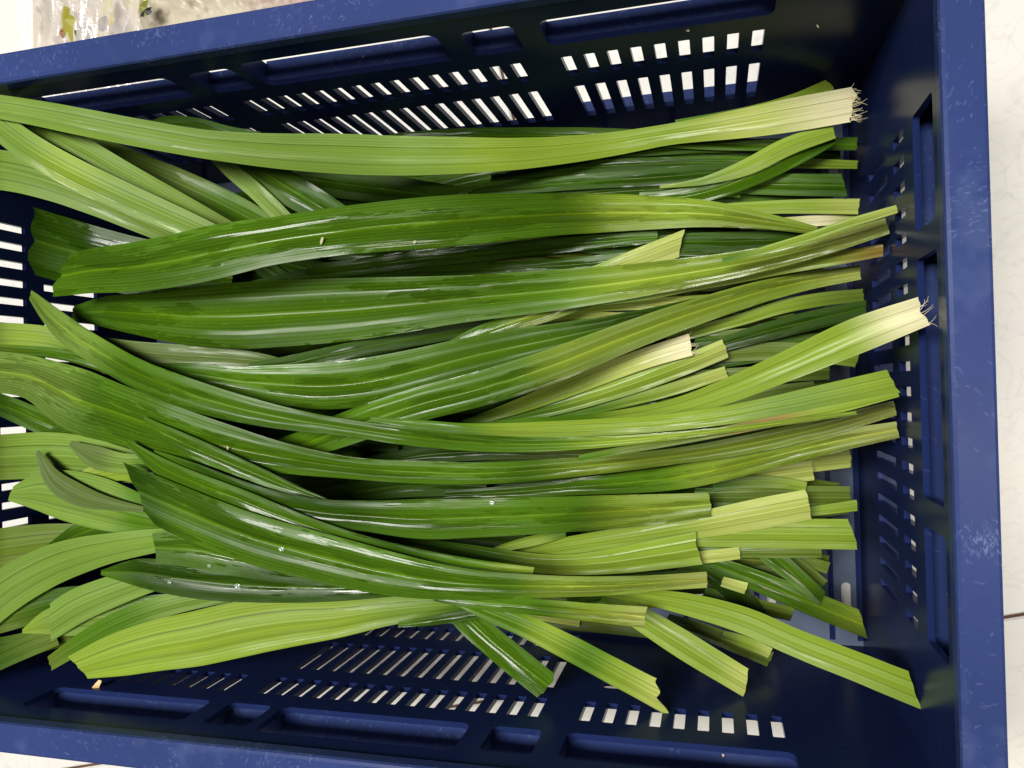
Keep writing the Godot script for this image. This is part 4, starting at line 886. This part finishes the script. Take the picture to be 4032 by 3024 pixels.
	leaf("wet dark leaf with water patches and a pointed left tip", "T", "GDDDDDD", 0.038, 0.03, {"wet": 1}, [[-371.5, 183.7, 106.8, 2.9], [-344.7, 183.5, 106.0, 17.0], [-318.1, 182.1, 108.7, 20.9], [-291.6, 178.8, 111.5, 21.0], [-265.0, 176.5, 112.9, 19.1], [-238.3, 174.2, 113.3, 17.5], [-211.8, 170.3, 113.3, 14.8], [-185.4, 165.7, 113.1, 10.4], [-158.8, 163.6, 110.8, 6.4]])
	leaf("dark leaf with a straight cut end on top of the wet leaf", "T", "GGDDD", 0.045, 0.02, {"slantL": -0.1, "wet": 1}, [[-330.1, 185.6, 90.1, 17.9], [-304.6, 184.6, 90.7, 20.9], [-279.4, 182.7, 95.1, 20.4], [-254.3, 179.7, 99.8, 18.3], [-229.0, 177.8, 103.1, 15.2], [-203.5, 175.2, 105.4, 11.6], [-178.2, 171.6, 106.9, 7.9]])
	leaf("big dark glossy leaf sweeping from upper left to a yellow stalk end", "T", "DGGGGGGYYP", 0.075, 0.06, {"slantL": -1.2}, [[-337.4, 189.3, 56.1, 27.3], [-310.6, 190.0, 65.6, 29.5], [-283.7, 190.1, 74.6, 29.7], [-256.6, 189.5, 82.9, 29.3], [-229.1, 187.9, 89.5, 28.8], [-201.5, 185.5, 95.7, 27.3], [-173.8, 182.8, 101.3, 24.4], [-145.9, 179.3, 105.2, 19.4], [-117.9, 175.1, 107.0, 14.9], [-90.0, 170.4, 107.5, 11.9], [-62.1, 165.2, 107.6, 10.5], [-34.5, 158.8, 106.6, 8.7], [-7.3, 150.7, 105.6, 8.5]])
	leaf("small green leaf corner sticking out above the white-ended top stalk", "U", "GGYY", 0.09, 0.03, {"slantR": -0.3}, [[-19.1, 94.9, -158.2, 11.4], [4.4, 94.5, -160.3, 10.3], [27.8, 93.1, -163.5, 9.2], [50.5, 89.9, -169.2, 8.2], [71.8, 85.0, -178.2, 7.2]])
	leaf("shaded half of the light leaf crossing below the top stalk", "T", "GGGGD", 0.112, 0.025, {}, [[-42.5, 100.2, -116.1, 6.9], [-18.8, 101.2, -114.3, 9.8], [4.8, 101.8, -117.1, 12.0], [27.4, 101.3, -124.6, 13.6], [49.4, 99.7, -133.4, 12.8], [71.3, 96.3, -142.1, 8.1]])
	leaf("light leaf crossing below the top stalk", "U", "YLYYY", 0.108, 0.03, {"kindL": "point"}, [[-29.4, 104.4, -120.7, 1.7], [-3.5, 105.3, -121.8, 4.9], [21.6, 105.3, -127.8, 9.8], [45.4, 104.6, -138.0, 10.9], [70.5, 102.8, -144.5, 8.6]])
	leaf("big torn leaf with two raised ridges crossing the upper pile", "T", "GGGGGGGYYY", 0.06, 0.06, {"slantL": 0.85, "jagL": 0.06}, [[-402.9, 178.1, -80.0, 24.3], [-371.4, 186.6, -80.3, 27.8], [-339.3, 193.0, -79.1, 29.4], [-306.8, 195.8, -80.1, 30.9], [-274.3, 194.9, -83.8, 31.2], [-242.1, 190.8, -88.1, 27.9], [-210.3, 184.0, -91.7, 27.7], [-179.0, 174.8, -94.7, 28.7], [-148.8, 162.8, -97.3, 30.0], [-120.2, 147.2, -100.5, 29.1], [-93.7, 128.3, -104.1, 26.7], [-67.4, 109.2, -106.9, 24.4], [-35.7, 103.3, -105.7, 20.8], [-3.1, 104.1, -102.2, 16.0], [28.9, 102.2, -95.9, 10.1], [60.3, 97.1, -88.6, 4.6]])
	leaf("thin stalk lying along the upper edge of the thick pale stalk", "U", "GYYP", 0.18, 0.045, {}, [[5.6, 140.2, -68.2, 2.6], [26.9, 146.0, -71.3, 3.8], [48.4, 150.1, -75.6, 4.7], [69.8, 152.6, -81.2, 4.8], [91.5, 153.4, -86.3, 4.0]])
	leaf("long light leaf along the top with a white frayed stalk end", "U", "LLLLLLYYYPW", -0.09, 0.045, {"kindL": "off", "jagR": 0.08, "fray": 3}, [[-409.9, 224.5, -174.9, 13.4], [-376.1, 222.4, -166.8, 14.4], [-342.7, 218.3, -158.3, 15.5], [-309.6, 211.0, -150.5, 15.7], [-277.2, 199.9, -144.4, 16.2], [-246.0, 184.8, -142.0, 19.8], [-215.9, 167.3, -142.1, 23.6], [-185.3, 150.8, -142.5, 24.0], [-152.6, 139.0, -142.5, 22.5], [-120.5, 125.7, -143.8, 20.2], [-90.1, 109.1, -147.7, 17.7], [-58.0, 97.2, -152.0, 14.9], [-23.3, 98.2, -153.9, 13.3], [11.2, 102.7, -153.8, 16.3], [45.8, 105.0, -155.0, 19.4], [80.5, 104.2, -157.7, 19.6]])

func small_things() -> void:
	drop("large clear drop near the lower edge of the wet leaf", Vector3(-0.278810, 0.178216, 0.112918), 0.0018)
	drop("small drop on the big dark glossy leaf", Vector3(-0.241519, 0.189792, 0.087431), 0.0016)
	drop("drop on the glossy blunt leaf", Vector3(-0.124613, 0.160580, 0.064039), 0.0015)
	drop("tiny drop on the upper side of the wet leaf", Vector3(-0.292611, 0.185332, 0.099590), 0.0011)
	drop("tiny drop beside the pointed tip of the wet leaf", Vector3(-0.321862, 0.183744, 0.110962), 0.0012)
	scrap("leaf_scrap", "white speck on the big torn leaf left of its shine", "scrap", Color(0.62, 0.62, 0.48), Vector3(-0.212623, 0.187800, -0.086578), Vector3(0.004000, 0.000900, 0.001800), 1.13)
	scrap("leaf_scrap", "white speck on the middle ridge of the big torn leaf", "scrap", Color(0.62, 0.62, 0.50), Vector3(-0.162418, 0.172200, -0.085086), Vector3(0.002080, 0.000600, 0.001950), 2.99)
	scrap("leaf_scrap", "pale fleck on the lower long curved leaf", "scrap", Color(0.66, 0.62, 0.46), Vector3(-0.283427, 0.177800, 0.030384), Vector3(0.001950, 0.000600, 0.001170), 1.51)
	scrap("petal_scrap", "curled beige scrap stuck to the lower left wall of the crate", "scrap", Color(0.80, 0.66, 0.46), Vector3(-0.388273, 0.172123, 0.182300), Vector3(0.009500, 0.002000, 0.004500), 0.63)
	scrap("dirt_speck", "pale speck on the upper wall between two hand holds", "speck", Color(0.72, 0.68, 0.58), Vector3(-0.008602, 0.172499, -0.182900), Vector3(0.002280, 0.000600, 0.001170), 2.68)
	scrap("dirt_speck", "white speck on the upper wall near the crate corner", "speck", Color(0.80, 0.78, 0.70), Vector3(0.055996, 0.156799, -0.182900), Vector3(0.002600, 0.000600, 0.000910), 2.07)
	scrap("dirt_speck", "beige speck in the long hand hold of the upper wall", "speck", Color(0.70, 0.62, 0.50), Vector3(-0.189866, 0.175700, -0.192654), Vector3(0.001820, 0.000600, 0.001560), 1.97)
	scrap("dirt_speck", "small beige speck above the lower right hand hold", "speck", Color(0.74, 0.62, 0.44), Vector3(-0.001298, 0.187301, 0.182900), Vector3(0.001560, 0.000600, 0.001430), 2.95)
